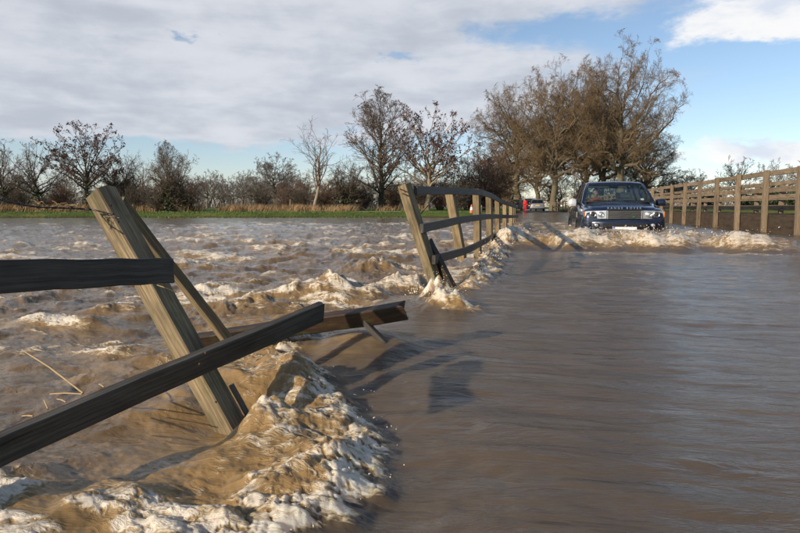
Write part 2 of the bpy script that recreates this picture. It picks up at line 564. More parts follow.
class MB:
    def __init__(s):
        s.v, s.f = [], []

    def add(s, vs, fs):
        b = len(s.v)
        s.v += [Vector(v) for v in vs]
        s.f += [tuple(i + b for i in f) for f in fs]
        return s

    def box(s, c, size, rot=None, ch=0.0):
        """box with chamfered edges along all sides"""
        bm = bmesh.new()
        bmesh.ops.create_cube(bm, size=1.0)
        bmesh.ops.scale(bm, vec=size, verts=bm.verts)
        if ch:
            bmesh.ops.bevel(bm, geom=bm.edges[:], offset=min(ch, min(size) * 0.45), segments=2, affect='EDGES', profile=0.6)
        M = Matrix.Translation(Vector(c)) @ (rot.to_4x4() if rot else Matrix())
        bm.verts.index_update()
        s.add([M @ v.co for v in bm.verts], [tuple(v.index for v in f.verts) for f in bm.faces])
        bm.free()
        return s

    def tube(s, pts, rad, n=8, cap=True):
        pts = [Vector(p) for p in pts]
        if not hasattr(rad, '__len__'):
            rad = [rad] * len(pts)
        vs, fs = [], []
        up = Vector((0.13, 0.31, 0.94))
        for i, p in enumerate(pts):
            t = (pts[min(i + 1, len(pts) - 1)] - pts[max(i - 1, 0)]).normalized()
            if abs(t.dot(up)) > 0.95:
                up = Vector((1, 0.1, 0))
            a = t.cross(up).normalized()
            b = t.cross(a)
            for k in range(n):
                q = 2 * math.pi * k / n
                vs.append(p + (a * math.cos(q) + b * math.sin(q)) * rad[i])
        for i in range(len(pts) - 1):
            for k in range(n):
                fs.append((i * n + k, i * n + (k + 1) % n, (i + 1) * n + (k + 1) % n, (i + 1) * n + k))
        if cap:
            fs.append(tuple(range(n - 1, -1, -1)))
            fs.append(tuple(range((len(pts) - 1) * n, len(pts) * n)))
        return s.add(vs, fs)

    def lathe(s, c, axis, prof, n=20):
        """prof: (along axis, radius) pairs"""
        axis = Vector(axis).normalized()
        a = axis.orthogonal().normalized()
        b = axis.cross(a)
        c = Vector(c)
        vs, fs = [], []
        for z, r in prof:
            for k in range(n):
                q = 2 * math.pi * k / n
                vs.append(c + axis * z + (a * math.cos(q) + b * math.sin(q)) * r)
        for i in range(len(prof) - 1):
            for k in range(n):
                fs.append((i * n + k, i * n + (k + 1) % n, (i + 1) * n + (k + 1) % n, (i + 1) * n + k))
        fs.append(tuple(range(n - 1, -1, -1)))
        fs.append(tuple(range((len(prof) - 1) * n, len(prof) * n)))
        return s.add(vs, fs)

    def loft(s, rings, cap=True):
        n = len(rings[0])
        vs = [p for r in rings for p in r]
        fs = []
        for i in range(len(rings) - 1):
            for k in range(n):
                fs.append((i * n + k, i * n + (k + 1) % n, (i + 1) * n + (k + 1) % n, (i + 1) * n + k))
        if cap:
            fs.append(tuple(range(n - 1, -1, -1)))
            fs.append(tuple(range((len(rings) - 1) * n, len(rings) * n)))
        return s.add(vs, fs)

    def build(s, name, mat, parent=None, smooth=False, loc=(0, 0, 0), subsurf=0):
        bm = bmesh.new()
        vv = [bm.verts.new(v) for v in s.v]
        for f in s.f:
            try:
                bm.faces.new([vv[i] for i in f])
            except ValueError:
                pass
        bmesh.ops.recalc_face_normals(bm, faces=bm.faces)
        me = bpy.data.meshes.new(name)
        bm.to_mesh(me)
        bm.free()
        me.materials.append(mat)
        if smooth:
            me.polygons.foreach_set('use_smooth', [True] * len(me.polygons))
            try:
                me.set_sharp_from_angle(angle=R(50))
            except Exception:
                pass
        o = put(name, me, parent, loc)
        if subsurf:
            md = o.modifiers.new('subsurf', 'SUBSURF')
            md.levels = md.render_levels = subsurf
        return o


def board(name, pts, w, th, side, mat, parent, seg=10, jag0=0.0, jag1=0.0, ch=0.006, warp=0.002, rnd=None, taper=1.0):
    """a sawn timber running through pts (world), w wide (across side x axis), th thick along `side`;
    each end may be splintered by jag metres. Returns the object; its uv runs along the grain."""
    rnd = rnd or random
    pts = [Vector(p) for p in pts]
    L = [0.0]
    for a, b in zip(pts, pts[1:]):
        L.append(L[-1] + (b - a).length)
    tot = L[-1]

    def pos(t):
        d = t * tot
        for i in range(len(pts) - 1):
            if d <= L[i + 1] or i == len(pts) - 2:
                return pts[i].lerp(pts[i + 1], (d - L[i]) / max(1e-9, L[i + 1] - L[i]))
    side = Vector(side).normalized()
    hw, ht = w / 2, th / 2
    prof = [(-hw + ch, -ht), (0, -ht), (hw - ch, -ht), (hw, -ht + ch), (hw, 0), (hw, ht - ch), (hw - ch, ht), (0, ht), (-hw + ch, ht),
            (-hw, ht - ch), (-hw, 0), (-hw, -ht + ch)]
    n = len(prof)
    per = [0.0]
    for k in range(1, n):
        per.append(per[-1] + math.hypot(prof[k][0] - prof[k - 1][0], prof[k][1] - prof[k - 1][1]))
    vs, uv, fs = [], [], []
    o0 = parent.location if parent is not None else pts[0]
    j0 = [rnd.uniform(0, jag0) for _ in range(n)]
    j1 = [rnd.uniform(0, jag1) for _ in range(n)]
    for i in range(seg + 1):
        t = i / seg
        tg = (pos(min(1, t + 0.02)) - pos(max(0, t - 0.02))).normalized()
        a = tg.cross(side).normalized()
        b = a.cross(tg).normalized()
        p = pos(t)
        k_ = 1 + (taper - 1) * t
        wx, wy = rnd.uniform(-warp, warp), rnd.uniform(-warp, warp)
        for k, (x, y) in enumerate(prof):
            q = p + a * (x * k_ + wx) + b * (y * k_ + wy)
            if i == 0:
                q = q + tg * j0[k]
            if i == seg:
                q = q - tg * j1[k]
            vs.append(q - o0)
            uv.append((t * tot, per[k]))
    for i in range(seg):
        for k in range(n):
            fs.append((i * n + k, (i + 1) * n + k, (i + 1) * n + (k + 1) % n, i * n + (k + 1) % n))
    # ends: fan with own uv so that the cut end shows finer grain
    for i, rev in ((0, False), (seg, True)):
        base = len(vs)
        ring = [vs[i * n + k] for k in range(n)]
        c = sum(ring, Vector()) / n
        for k, q in enumerate(ring):
            vs.append(q.copy())
            uv.append((prof[k][0] * 0.8 + 3.3, prof[k][1]))
        vs.append(c)
        uv.append((3.3, 0))
        for k in range(n):
            tri = (base + k, base + (k + 1) % n, base + n)
            fs.append(tri if not rev else tri[::-1])
    me = mesh_of(name, vs, fs, mat, smooth=False, uv=uv)
    o = put(name, me, parent, (0, 0, 0) if parent is not None else o0)
    return o


# ------------------------------------------------------------------ terrain
def cam_uv(x, y):
    return x * RGT.x + y * RGT.y, x * FWD.x + y * FWD.y


def road_z(y):
    return -0.56 + 0.60 * sst(24, 78, y)


def ground_z(x, y):
    u, v = cam_uv(x, y)
    n = perlin(x * 0.13, y * 0.13, 3) * 0.8 + perlin(x * 0.5, y * 0.5, 5) * 0.35
    # left bank
    vb = 33.5 + 1.4 * n + 0.03 * np.maximum(0, u)
    right = sst(6.8, 8.5, x)
    vb = vb + right * 17.0
    h = sst(-1.2, 1.6, v - vb) * 1.12 - 0.88 + 0.10 * sst(5, 60, v - vb) + 0.02 * n
    # far sides and behind the camera stay flooded, meadow only ahead
    corr = sst(-1.6, -0.3, x) * (1 - sst(5.4, 7.2, x))          # the road's own corridor
    rz = road_z(y) - 0.03
    h = h * (1 - corr) + rz * corr
    far = sst(250, 900, np.hypot(x, y))
    return h + far * 0.15


def build_terrain():
    ang = np.concatenate([np.linspace(-180, -50, 50)[:-1], np.linspace(-50, 50, 170), np.linspace(50, 180, 50)[1:]])
    ang = np.radians(ang)
    rad = np.concatenate([[0.02], np.geomspace(1.0, 25, 40), np.linspace(25.5, 70, 90), np.geomspace(71, 3500, 60)])
    A, Rr = np.meshgrid(ang, rad)
    X = Rr * (np.sin(A) * RGT.x + np.cos(A) * FWD.x)
    Y = Rr * (np.sin(A) * RGT.y + np.cos(A) * FWD.y)
    Z = ground_z(X, Y)
    nr, na = X.shape
    idx = np.arange(nr * na).reshape(nr, na)
    q = np.stack([idx[:-1, :-1], idx[:-1, 1:], idx[1:, 1:], idx[1:, :-1]], -1).reshape(-1, 4)
    me = np_mesh('ground', np.stack([X, Y, Z], -1).reshape(-1, 3), q[:, ::-1], np.zeros((0, 3), int), GROUND)
    tag(put('ground', me), kind='structure')
    # the road: a cambered strip, flooded until it climbs out under the oaks
    ys = np.linspace(-12, 190, 160)
    xs = np.linspace(-0.55, 5.25, 7)
    XX, YY = np.meshgrid(xs, ys)
    XX = -0.55 + (XX + 0.55) * (1 - 0.0155 * np.clip(YY - 62, 0, 26))
    ZZ = road_z(YY) + 0.03 - 0.004 * (XX - 2.35) ** 2
    idx = np.arange(XX.size).reshape(XX.shape)
    q = np.stack([idx[:-1, :-1], idx[:-1, 1:], idx[1:, 1:], idx[1:, :-1]], -1).reshape(-1, 4)
    me = np_mesh('road', np.stack([XX, YY, ZZ], -1).reshape(-1, 3), q, np.zeros((0, 3), int), ROAD)
    tag(put('road', me), kind='structure')


build_terrain()

# ------------------------------------------------------------------ fence posts' places (needed by the water)
POST1_BASE = at(240, 443, 2.32)
FENCE_D = [6.2, 8.0, 9.8, 11.8, 14.0, 16.4, 19.2]
FENCE_X = [437, 463, 478, 490, 498, 505, 511]
FENCE_TOPX = [404, 449, 476.5, 489, 497.5, 505, 511]
TOP_Y = [184, 187.5, 188.5, 193.5, 198.5, 202, 204.5]
RAIL1 = [190.5, 191, 192.5, 196.5, 201.5, 204, 206]
RAIL2 = [223, 219.5, 217, 216.5, 216.5, 216.5, 216.5]
RAIL3 = [259, 250, 242.5, 236, 232, 229, 227]

WATER_FX = {'y': [-40, 0, 2.3, 6.2, 9.8, 14, 19, 25, 60], 'x': [-1.1, -1.1, -1.1, -0.9, -0.78, -0.66, -0.5, -0.45, -0.45]}


def edge_line():
    """where the smooth sheet over the road breaks into the churning side water (y, x)"""
    pix = [(300, 505), (340, 494), (378, 462), (386, 432), (366, 402), (330, 368), (296, 350)]
    pts = [on_level(px, py, -0.16) for px, py in pix]
    ys = [-30.0, 0.9] + [p.y for p in pts] + [4.6, 5.5, 6.0, 8.0, 11, 15, 20, 26, 60]
    xs = [-0.62, -0.60] + [p.x for p in pts] + [-1.25, -0.95, -0.62, -0.62, -0.5, -0.3, -0.2, -0.45, -0.6]
    o = np.argsort(ys)
    return np.array(ys)[o], np.array(xs)[o]


EY, EX = edge_line()


def water_surface(X, Y):
    """height, foam, calm, aeration of the flood at world X, Y"""
    u, v = cam_uv(X, Y)
    dist = np.hypot(X, Y)
    lod = 1.0 / (1.0 + (dist / 26.0) ** 2)
    # domain warp
    wx = X + 0.10 * perlin(X * 1.7, Y * 1.7, 21) + 0.035 * perlin(X * 5.1, Y * 5.1, 22)
    wy = Y + 0.10 * perlin(X * 1.7, Y * 1.7, 23) + 0.035 * perlin(X * 5.1, Y * 5.1, 24)
    ca, sa = math.cos(R(8)), math.sin(R(8))
    fx = (wx * ca - wy * sa)                # along the current
    fy = (wx * sa + wy * ca)
    xb = np.interp(Y, EY, EX)
    near = 1 - sst(3.6, 5.0, Y)
    xb = xb + 0.050 * perlin(Y * 4.3, X * 2, 31) + 0.034 * perlin(Y * 9.0, X * 9.0, 32) * near + 0.014 * perlin(Y * 17, X * 17, 33) * near
    s = xb - X                               # > 0 : in the churning water
    turb = sst(-0.06, 0.14, s) * near + sst(-0.25, 0.35, s) * (1 - near)
    # ---- mean level
    level_left = -0.26 + 0.25 * sst(7, 22, v)
    bow_y = 11.7 + 0.55 * perlin(X * 0.8, X * 0 + 2.2, 41) + 0.22 * perlin(X * 2.1, Y * 0.6, 42) - 0.10 * (X - 2.2) * (X < 2.2) * 0.6
    level_road = -0.20 + 0.20 * sst(-0.9, 0.7, Y - bow_y)
    level = level_left * turb + level_road * (1 - turb)
    # the sheet dips as it runs off the road edge, then piles up in a roller
    s_n = np.clip(s, -0.8, 3)
    level = level - 0.05 * np.exp(-((s_n + 0.02) / 0.30) ** 2) * near * sst(0.12, -0.08, s_n)
    roll = np.exp(-((s_n - 0.17) / 0.20) ** 2) * near
    level = level + 0.088 * roll * (0.75 + 0.5 * perlin(Y * 3.1, X * 0.6, 35)) * sst(-0.10, 0.16, s_n)
    level = level + 0.05 * np.exp(-((s_n - 0.62) / 0.30) ** 2) * near
    # ---- chop of the side water: strongest by the fence, dying out to the far bank and to the left
    side = np.exp(-np.maximum(0, -u - 1.0) / 9.0)
    amp = turb * (0.30 + 0.85 * side) * (0.62 + 0.38 * sst(3.0, 6.5, dist)) * (1 - 0.80 * sst(14, 27, v))
    r1 = perlin(fx * 0.95, fy * 1.45, 51)
    r2 = perlin(fx * 2.5 + 3, fy * 3.7, 52)
    r3 = 1 - np.abs(perlin(fx * 3.0, fy * 4.6 + 1, 53)) * 2.0
    r5 = perlin(fx * 5.4 + 9, fy * 8.0, 57)
    n1 = perlin(fx * 0.42, fy * 0.7, 54)
    n4 = fbm(fx * 8.5, fy * 13.0, 3, 55)
    n5 = fbm(fx * 20.0, fy * 36.0, 2, 59)
    chop = 0.045 * n1 + 0.056 * r1 + 0.052 * r2 * (0.5 + 0.8 * sst(-0.3, 0.6, r1)) + 0.026 * (r3 - 0.4) * sst(-0.4, 0.6, r2 + n1) \
        + 0.024 * r5 * sst(-0.4, 0.5, r2) + 0.0085 * n4 + 0.0024 * n5 * (dist < 9)
    H = level + amp * chop
    crest = sst(0.02, 0.55, r2 + 0.4 * r1 + 0.35 * r5) * sst(-0.5, 0.4, r1 + 0.4 * r5) * 1.15 + 0.45 * sst(0.2, 0.7, r1 + 0.5 * r5)
    patch = sst(-0.30, 0.55, fbm(fx * 0.36, fy * 0.75, 3, 61))
    streak = sst(0.0, 0.75, fbm(fx * 0.9, fy * 5.5, 3, 62))
    foam = turb * (1 - 0.30 * near * sst(0.4, 0.8, s)) * (crest * 0.66 * (0.35 + 0.85 * patch) + 0.70 * patch * streak + 0.45 * (0.3 + patch) * sst(0.15, 0.65, perlin(fx * 5.0, fy * 12.0, 48)) * (dist > 2.2) + 0.20 * patch * sst(0.0, 0.8, r3)) * (0.30 + 0.90 * side) * (1 - 0.65 * sst(17, 28, v))
    air = turb * (0.40 + 0.60 * patch) * (0.45 + 0.70 * side) * (1 - 0.85 * sst(12, 24, v)) * (0.35 + 0.65 * sst(-0.5, 0.6, r1))
    # ---- roller: white lace at the lip, golden churn behind it
    n_l = fbm(X * 9, Y * 9, 3, 63)
    lip = np.exp(-((s_n - 0.08) / 0.13) ** 2) * near * sst(-0.08, 0.03, s_n)
    H = H + near * turb * np.exp(-((s_n - 0.20) / 0.26) ** 2) * (0.020 * fbm(X * 4.0, Y * 6.5, 3, 64) + 0.012 * fbm(X * 10, Y * 15, 2, 66) + 0.005 * fbm(X * 26, Y * 40, 2, 67))
    foam = np.maximum(foam, lip * (0.78 + 0.5 * n_l))
    foam = np.maximum(foam, near * turb * np.exp(-((s_n - 0.28) / 0.28) ** 2) * (0.34 + 0.5 * n_l + 0.25 * fbm(X * 2.2, Y * 9, 2, 68)))
    air = np.maximum(air, near * turb * np.exp(-((s_n - 0.35) / 0.75) ** 2) * 0.95)
    # torn froth: small billows on the face of the roller
    fz = near * np.exp(-((s_n - 0.14) / 0.22) ** 2) * sst(-0.10, 0.04, s_n)
    bil = np.abs(perlin(X * 10 + 0.5 * n_l, Y * 15, 65)) + 0.6 * np.abs(perlin(X * 22 + 0.5 * n_l, Y * 34, 69)) + 0.4 * np.abs(perlin(X * 45, Y * 70, 70))
    H = H + fz * 0.017 * (bil - 0.30)
    foam = foam * (1 - fz * 0.75 * sst(0.38, 0.12, bil))
    fr_ = sst(0.25, 0.75, foam) * (1 - fz) * turb * (1 - sst(7, 14, dist))
    H = H + fr_ * 0.010 * (bil - 0.30)
    foam = foam * (1 - fr_ * 0.55 * sst(0.40, 0.12, bil))
    # ---- smooth humps where the stream pours over sunken rails
    smooth_k = np.zeros_like(X)
    for (px, py, zz, rx, ry, hh, fo, sm) in ((352, 346, -0.2, 0.34, 0.24, 0.12, 0.10, 0.9), (275, 380, -0.2, 0.24, 0.22, 0.07, 0.45, 0.2),
                                            (328, 284, -0.15, 0.34, 0.26, 0.14, 0.50, 0.2), (372, 258, -0.1, 0.35, 0.3, 0.12, 0.45, 0.0),
                                            (120, 388, -0.2, 0.14, 0.10, 0.03, 0.25, 0.0), (88, 368, -0.2, 0.10, 0.08, 0.03, 0.25, 0.0),
                                            (245, 300, -0.15, 0.4, 0.3, 0.10, 0.5, 0), (410, 272, -0.12, 0.32, 0.3, 0.14, 0.6, 0.0)):
        c = on_level(px, py, zz)
        g = np.exp(-((X - c.x) / rx) ** 2 - ((Y - c.y) / ry) ** 2)
        H = H + hh * g * (1 + 0.25 * n4 * (1 - sm))
        smooth_k = np.maximum(smooth_k, g * sm)
        foam = np.maximum(foam * (1 - g * sm * 0.8), fo * g * (0.8 + 0.8 * n_l))
        air = np.maximum(air, g * 0.8)
    # ---- water thrown up by each post that still stands in the stream
    splash = [(434, 303, -0.2, 0.13, 0.12, 0.12), (439, 302, -0.2, 0.11, 0.10, 0.09), (447, 308, -0.2, 0.15, 0.14, 0.12), (455, 311, -0.2, 0.15, 0.11, 0.05),
              (470, 284, -0.17, 0.16, 0.20, 0.07), (478, 278, -0.17, 0.18, 0.22, 0.10), (486, 270, -0.15, 0.20, 0.3, 0.08), (486, 264, -0.15, 0.18, 0.4, 0.12), (494, 256, -0.15, 0.2, 0.4, 0.09),
              (496, 250, -0.1, 0.2, 0.6, 0.11), (503, 243, -0.1, 0.25, 0.7, 0.10), (509, 236, -0.05, 0.25, 0.8, 0.09), (268, 438, -0.24, 0.09, 0.08, 0.05), (280, 446, -0.24, 0.10, 0.08, 0.03)]
    for (px, py, zz, rx, ry, hh) in splash:
        c = on_level(px, py, zz)
        qx = (X - c.x) / rx + 0.35 * perlin(X * 5, Y * 5, 75)
        qy = (Y - c.y) / ry + 0.35 * perlin(X * 5, Y * 5, 76)
        g = 1.0 / (1.0 + (qx * qx + qy * qy) ** 1.7) * np.exp(-0.12 * (qx * qx + qy * qy))
        H = H + hh * g * (0.85 + 0.45 * fbm(X * 7, Y * 7, 3, 71) + 0.20 * fbm(X * 22, Y * 22, 2, 73))
        foam = np.maximum(foam, np.minimum(1.0, g * 1.3) * (0.66 + 0.40 * n_l))
        air = np.maximum(air, np.minimum(1, 1.4 * g))
    # the stream is drawn down where it races past the near post
    g = np.exp(-((X - POST1_BASE.x) / 0.30) ** 2 - ((Y - POST1_BASE.y + 0.02) / 0.30) ** 2)
    H = H * (1 - g) + g * (-0.305 + 0.25 * (H + 0.25))
    for (px, py, rx, ry, hh) in ((266, 440, 0.10, 0.09, 0.085), (282, 446, 0.13, 0.10, 0.055), (252, 446, 0.09, 0.06, 0.03)):
        c = on_level(px, py, -0.28)
        g = np.exp(-((X - c.x) / rx) ** 2 - ((Y - c.y) / ry) ** 2)
        H = H + hh * g * (1 + 0.3 * fbm(X * 9, Y * 14, 3, 78))
        foam = np.maximum(foam, g * (0.50 + 0.5 * n_l))
        air = np.maximum(air, g)
    # ---- bow wave pushed by the car, right across the road
    inroad = sst(-0.9, -0.2, X) * (1 - sst(3.3, 5.2, X))
    q = Y - bow_y
    bw = np.exp(-(q / np.where(q < 0, 0.42, 0.75)) ** 2) * inroad
    lump = fbm(X * 1.4, Y * 1.1, 4, 81)
    H = H + bw * (0.140 + 0.11 * lump + 0.05 * (1 - 2 * np.abs(perlin(X * 3.2, Y * 3.2, 83))) + 0.03 * fbm(X * 8, Y * 8, 3, 86))
    foam = np.maximum(foam, np.minimum(1, 1.45 * bw) * (0.70 + 0.45 * lump + 0.30 * n_l))
    air = np.maximum(air, np.minimum(1, 1.5 * bw))
    # second, smaller ridge ahead of it and the wake behind, beside the car
    bw2 = np.exp(-((Y - bow_y + 1.3) / 0.40) ** 2) * inroad
    H = H + bw2 * 0.035 * (0.6 + lump)
    foam = np.maximum(foam, bw2 * (0.10 + 0.5 * lump))
    air = np.maximum(air, bw2 * 0.45)
    wake = inroad * sst(0.3, 1.2, q) * (1 - sst(8, 17, q))
    r4 = 1 - 2 * np.abs(perlin(X * 1.8, Y * 1.1, 84))
    H = H + wake * (0.05 * r4 + 0.03 * lump)
    foam = np.maximum(foam, wake * (0.42 * sst(0.0, 0.9, r4) + 0.35 * lump + 0.10))
    air = np.maximum(air, wake * 0.5)
    # ---- streaked sheet over the road
    calm = (1 - turb) * (1 - np.minimum(1, bw * 1.3)) * (1 - wake)
    fore = sst(-1.5, 6.0, X)
    sheet = 0.020 * fbm(X * 0.45, Y * 1.2, 3, 91) + 0.0100 * fbm(X * 1.5 + 0.2 * Y, Y * 5.0, 3, 92) * (0.6 + 1.3 * fore) + 0.0022 * perlin(X * 5, Y * 19, 94)
    H = H + calm * sheet
    # wind ripple on the far water
    H = H + (1 - lod) * 0.022 * fbm(X * 1.3, Y * 1.3, 3, 95)
    # under the footbridge the stream is quieter
    calm = np.maximum(calm, smooth_k)
    return H, np.clip(foam, 0, 0.84), np.clip(calm, 0, 1), np.clip(air, 0, 1)


def build_water():
    ang = np.concatenate([np.linspace(-180, -60, 40)[:-1], np.linspace(-60, -36, 90)[:-1], np.linspace(-36, 36, 880), np.linspace(36, 60, 90)[1:], np.linspace(60, 180, 40)[1:]])
    ang = np.radians(ang)
    rad = [0.04, 0.2, 0.4, 0.6, 0.8]
    r = 0.95
    while r < 110:
        rad.append(r)
        r *= 1 + min(0.016, max(0.0042, 0.0042 + 0.0008 * (r - 4.5)))
    rad += list(np.geomspace(112, 1200, 14))
    rad = np.array(rad)
    A, Rr = np.meshgrid(ang, rad)
    X = Rr * (np.sin(A) * RGT.x + np.cos(A) * FWD.x)
    Y = Rr * (np.sin(A) * RGT.y + np.cos(A) * FWD.y)
    H, F, C, AI = water_surface(X, Y)
    nr, na = X.shape
    print('water grid', nr, na, nr * na)
    idx = np.arange(nr * na).reshape(nr, na)
    q = np.stack([idx[:-1, :-1], idx[1:, :-1], idx[1:, 1:], idx[:-1, 1:]], -1)
    # leave out what lies well under the meadow
    G = ground_z(X, Y)
    dry = (G - H) > 0.12
    dq = dry[:-1, :-1] & dry[1:, :-1] & dry[1:, 1:] & dry[:-1, 1:]
    q = q[~dq].reshape(-1, 4)
    me = np_mesh('flood_water', np.stack([X, Y, H], -1).reshape(-1, 3), q[:, ::-1], np.zeros((0, 3), int), WATER)
    for nm, arr in (('foam', F), ('calm', C), ('air', AI)):
        a = me.attributes.new(nm, 'FLOAT', 'POINT')
        a.data.foreach_set('value', arr.astype(np.float32).ravel())
    tag(put('flood_water', me), kind='structure')


build_water()


def mat_foam():
    m, t, p, out = new_mat('white_spray')
    tc = t.n('ShaderNodeTexCoord')
    n = t.noise(tc.outputs['Object'], 30, 4, 0.6)
    t.put(p.inputs['Base Color'], t.mix(n, (0.50, 0.41, 0.29), (0.78, 0.72, 0.62)))
    p.inputs['Roughness'].default_value = 0.35
    return m


FOAM = mat_foam()
_bm = bmesh.new()
bmesh.ops.create_icosphere(_bm, subdivisions=1, radius=1.0)
OCT_V = np.array([v.co[:] for v in _bm.verts])
OCT_F = np.array([[v.index for v in f.verts] for f in _bm.faces])
_bm.free()


def spray(name, centres, radii, stretch, axis):
    """flung drops: small stretched octahedra"""
    n = len(centres)
    d = np.asarray(axis, float)
    d = d / np.linalg.norm(d, axis=1, keepdims=True)
    V = OCT_V[None] * radii[:, None, None]
    along = (V * d[:, None, :]).sum(-1, keepdims=True) * d[:, None, :]
    V = V + along * (stretch[:, None, None] - 1) + centres[:, None, :]
    F = OCT_F[None] + (np.arange(n) * len(OCT_V))[:, None, None]
    me = np_mesh(name, V.reshape(-1, 3), np.zeros((0, 4), int), F.reshape(-1, 3), FOAM)
    return put(name, me)


CARP0 = at(625.0, 207, 14.75)


def spray_all():
    g = np.random.default_rng(5)
    cs, rs = [], []
    # along the lip of the roller
    for k in range(80):
        y = g.uniform(1.25, 3.0)
        x = np.interp(y, EY, EX) + g.normal(-0.02, 0.05)
        z = -0.21 + abs(g.normal(0.02, 0.04))
        cs.append((x, y, z))
        rs.append(abs(g.normal(0.0, 0.0011)) + 0.0005)
    # round the posts
    for (px, py, lv, sx, sz, n, rr) in ((440, 306, -0.2, 0.14, 0.13, 160, 0.0022), (476, 280, -0.17, 0.22, 0.09, 90, 0.003), (486, 266, -0.15, 0.25, 0.10, 120, 0.005),
                                    (497, 250, -0.1, 0.3, 0.10, 110, 0.006), (415, 305, -0.15, 0.07, 0.06, 60, 0.003)):
        c = on_level(px, py, lv)
        for k in range(n):
            r = abs(g.normal(0, 1))
            a = g.uniform(0, 6.28)
            x, y = c.x + sx * r * math.cos(a) * 0.7, c.y + sx * r * math.sin(a) * 0.7
            cs.append((x, y, lv + 0.05 + abs(g.normal(0, sz)) * math.exp(-r * 0.6) + 0.03))
            rs.append(abs(g.normal(0, rr * 0.55)) + 0.0012)
    # crest of the bow wave
    for k in range(220):
        x = g.uniform(-0.4, 4.2)
        y = 11.7 + g.normal(0, 0.25)
        cs.append((x, y, 0.08 + abs(g.normal(0, 0.07)) + 0.02 * math.sin(x * 5)))
        rs.append(abs(g.normal(0.003, 0.003)) + 0.002)
    # in front of the car's bumper, and lapping its side
    for k in range(160):
        x = CARP0.x + g.uniform(-1.1, 1.1)
        cs.append((x, CARP0.y - 0.45 + g.normal(0, 0.2), 0.03 + abs(g.normal(0, 0.06))))
        rs.append(abs(g.normal(0.003, 0.003)) + 0.002)
    cs, rs = np.array(cs), np.array(rs)
    ax = np.stack([g.normal(-0.6, 0.5, len(cs)), g.normal(0, 0.4, len(cs)), g.normal(0.5, 0.5, len(cs))], -1)
    o = spray('flying_spray', cs, rs, g.uniform(1.0, 2.6, len(cs)), ax)
    tag(o, 'white drops of spray flung up along the churning flood water', 'spray', kind='stuff')


spray_all()


# ------------------------------------------------------------------ trees
def grow(rng, P, rad, nch, t0, ratio, ang, S, wob, up, r_ratio, tip=0.35, shape=0.6, ang_sd=0.2, minr=0.0):
    """children of the polylines P (N, S0+1, 3) with radii rad (N, S0+1)"""
    N, S0 = P.shape[0], P.shape[1] - 1
    par = np.repeat(np.arange(N), nch)
    M = len(par)
    base = np.tile((np.arange(nch) + 0.5) / nch, N)
    t = t0 + (1 - t0) * np.clip(base + rng.normal(0, 0.35 / nch, M), 0, 1)
    f = t * S0
    i = np.minimum(f.astype(int), S0 - 1)
    w = (f - i)[:, None]
    a, b = P[par, i], P[par, i + 1]
    p = a * (1 - w) + b * w
    tg = b - a
    tg /= np.linalg.norm(tg, axis=1, keepdims=True) + 1e-9
    r = rad[par, i] * (1 - w[:, 0]) + rad[par, i + 1] * w[:, 0]
    rv = rng.normal(size=(M, 3))
    per = rv - (rv * tg).sum(1, keepdims=True) * tg
    per /= np.linalg.norm(per, axis=1, keepdims=True) + 1e-9
    an = np.clip(rng.normal(ang, ang_sd, M), 0.1, 1.5)[:, None]
    d = tg * np.cos(an) + per * np.sin(an)
    plen = np.linalg.norm(np.diff(P, axis=1), axis=2).sum(1)[par]
    L = plen * ratio * (1 - shape * (t - t0) / (1 - t0 + 1e-9)) * rng.uniform(0.65, 1.25, M)
    step = (L / S)[:, None]
    Q = np.empty((M, S + 1, 3))
    Q[:, 0] = p
    for k in range(S):
        d = d + rng.normal(0, wob, (M, 3)) + np.array([0, 0, up])
        d /= np.linalg.norm(d, axis=1, keepdims=True)
        Q[:, k + 1] = Q[:, k] + d * step
    r0 = np.maximum(r * r_ratio, minr)
    RR = r0[:, None] * np.linspace(1, tip, S + 1)[None]
    return Q, np.maximum(RR, minr * 0.6)


def limbs(rng, P0, R0, n, t0, H, rx, cz, rz, S, wob, r_ratio):
    """main limbs that leave the trunk and end on the outline of the crown, an ellipsoid round height cz*H"""
    k = np.arange(n)
    zc = 0.97 - 1.66 * (k + rng.uniform(-0.3, 0.3, n)) / n                 # from the top down
    az = k * 2.39996 + rng.uniform(-0.35, 0.35, n)
    rr = np.sqrt(np.clip(1 - zc * zc, 0.02, 1))
    kk = rng.uniform(0.84, 1.0, n)
    T = np.stack([np.cos(az) * rr * rx * H * kk, np.sin(az) * rr * rx * H * kk, (cz + zc * rz * kk) * H], -1)
    t = t0 + (1 - t0) * np.clip(0.5 + 0.55 * zc + rng.normal(0, 0.10, n), 0, 1)
    S0 = P0.shape[1] - 1
    f = t * S0
    i = np.minimum(f.astype(int), S0 - 1)
    w = (f - i)[:, None]
    A = P0[0, i] * (1 - w) + P0[0, i + 1] * w
    r = R0[0, i] * (1 - w[:, 0]) + R0[0, i + 1] * w[:, 0]
    B = A + (T - A) * np.array([0.50, 0.50, 0.44]) + np.array([0, 0, 0.02 * H]) + rng.normal(0, 0.03 * H, (n, 3))
    u = np.linspace(0, 1, S + 1)[None, :, None]
    Q = A[:, None] * (1 - u) ** 2 + 2 * B[:, None] * u * (1 - u) + T[:, None] * u ** 2
    jit = np.cumsum(rng.normal(0, wob * H * 0.35, Q.shape), 1) * np.sin(np.pi * np.minimum(u * 1.2, 1)) + rng.normal(0, wob * H * 0.25, Q.shape)
    jit[:, 0] = 0
    Q = Q + jit
    return Q, (r * r_ratio)[:, None] * np.linspace(1, 0.16, S + 1)[None]


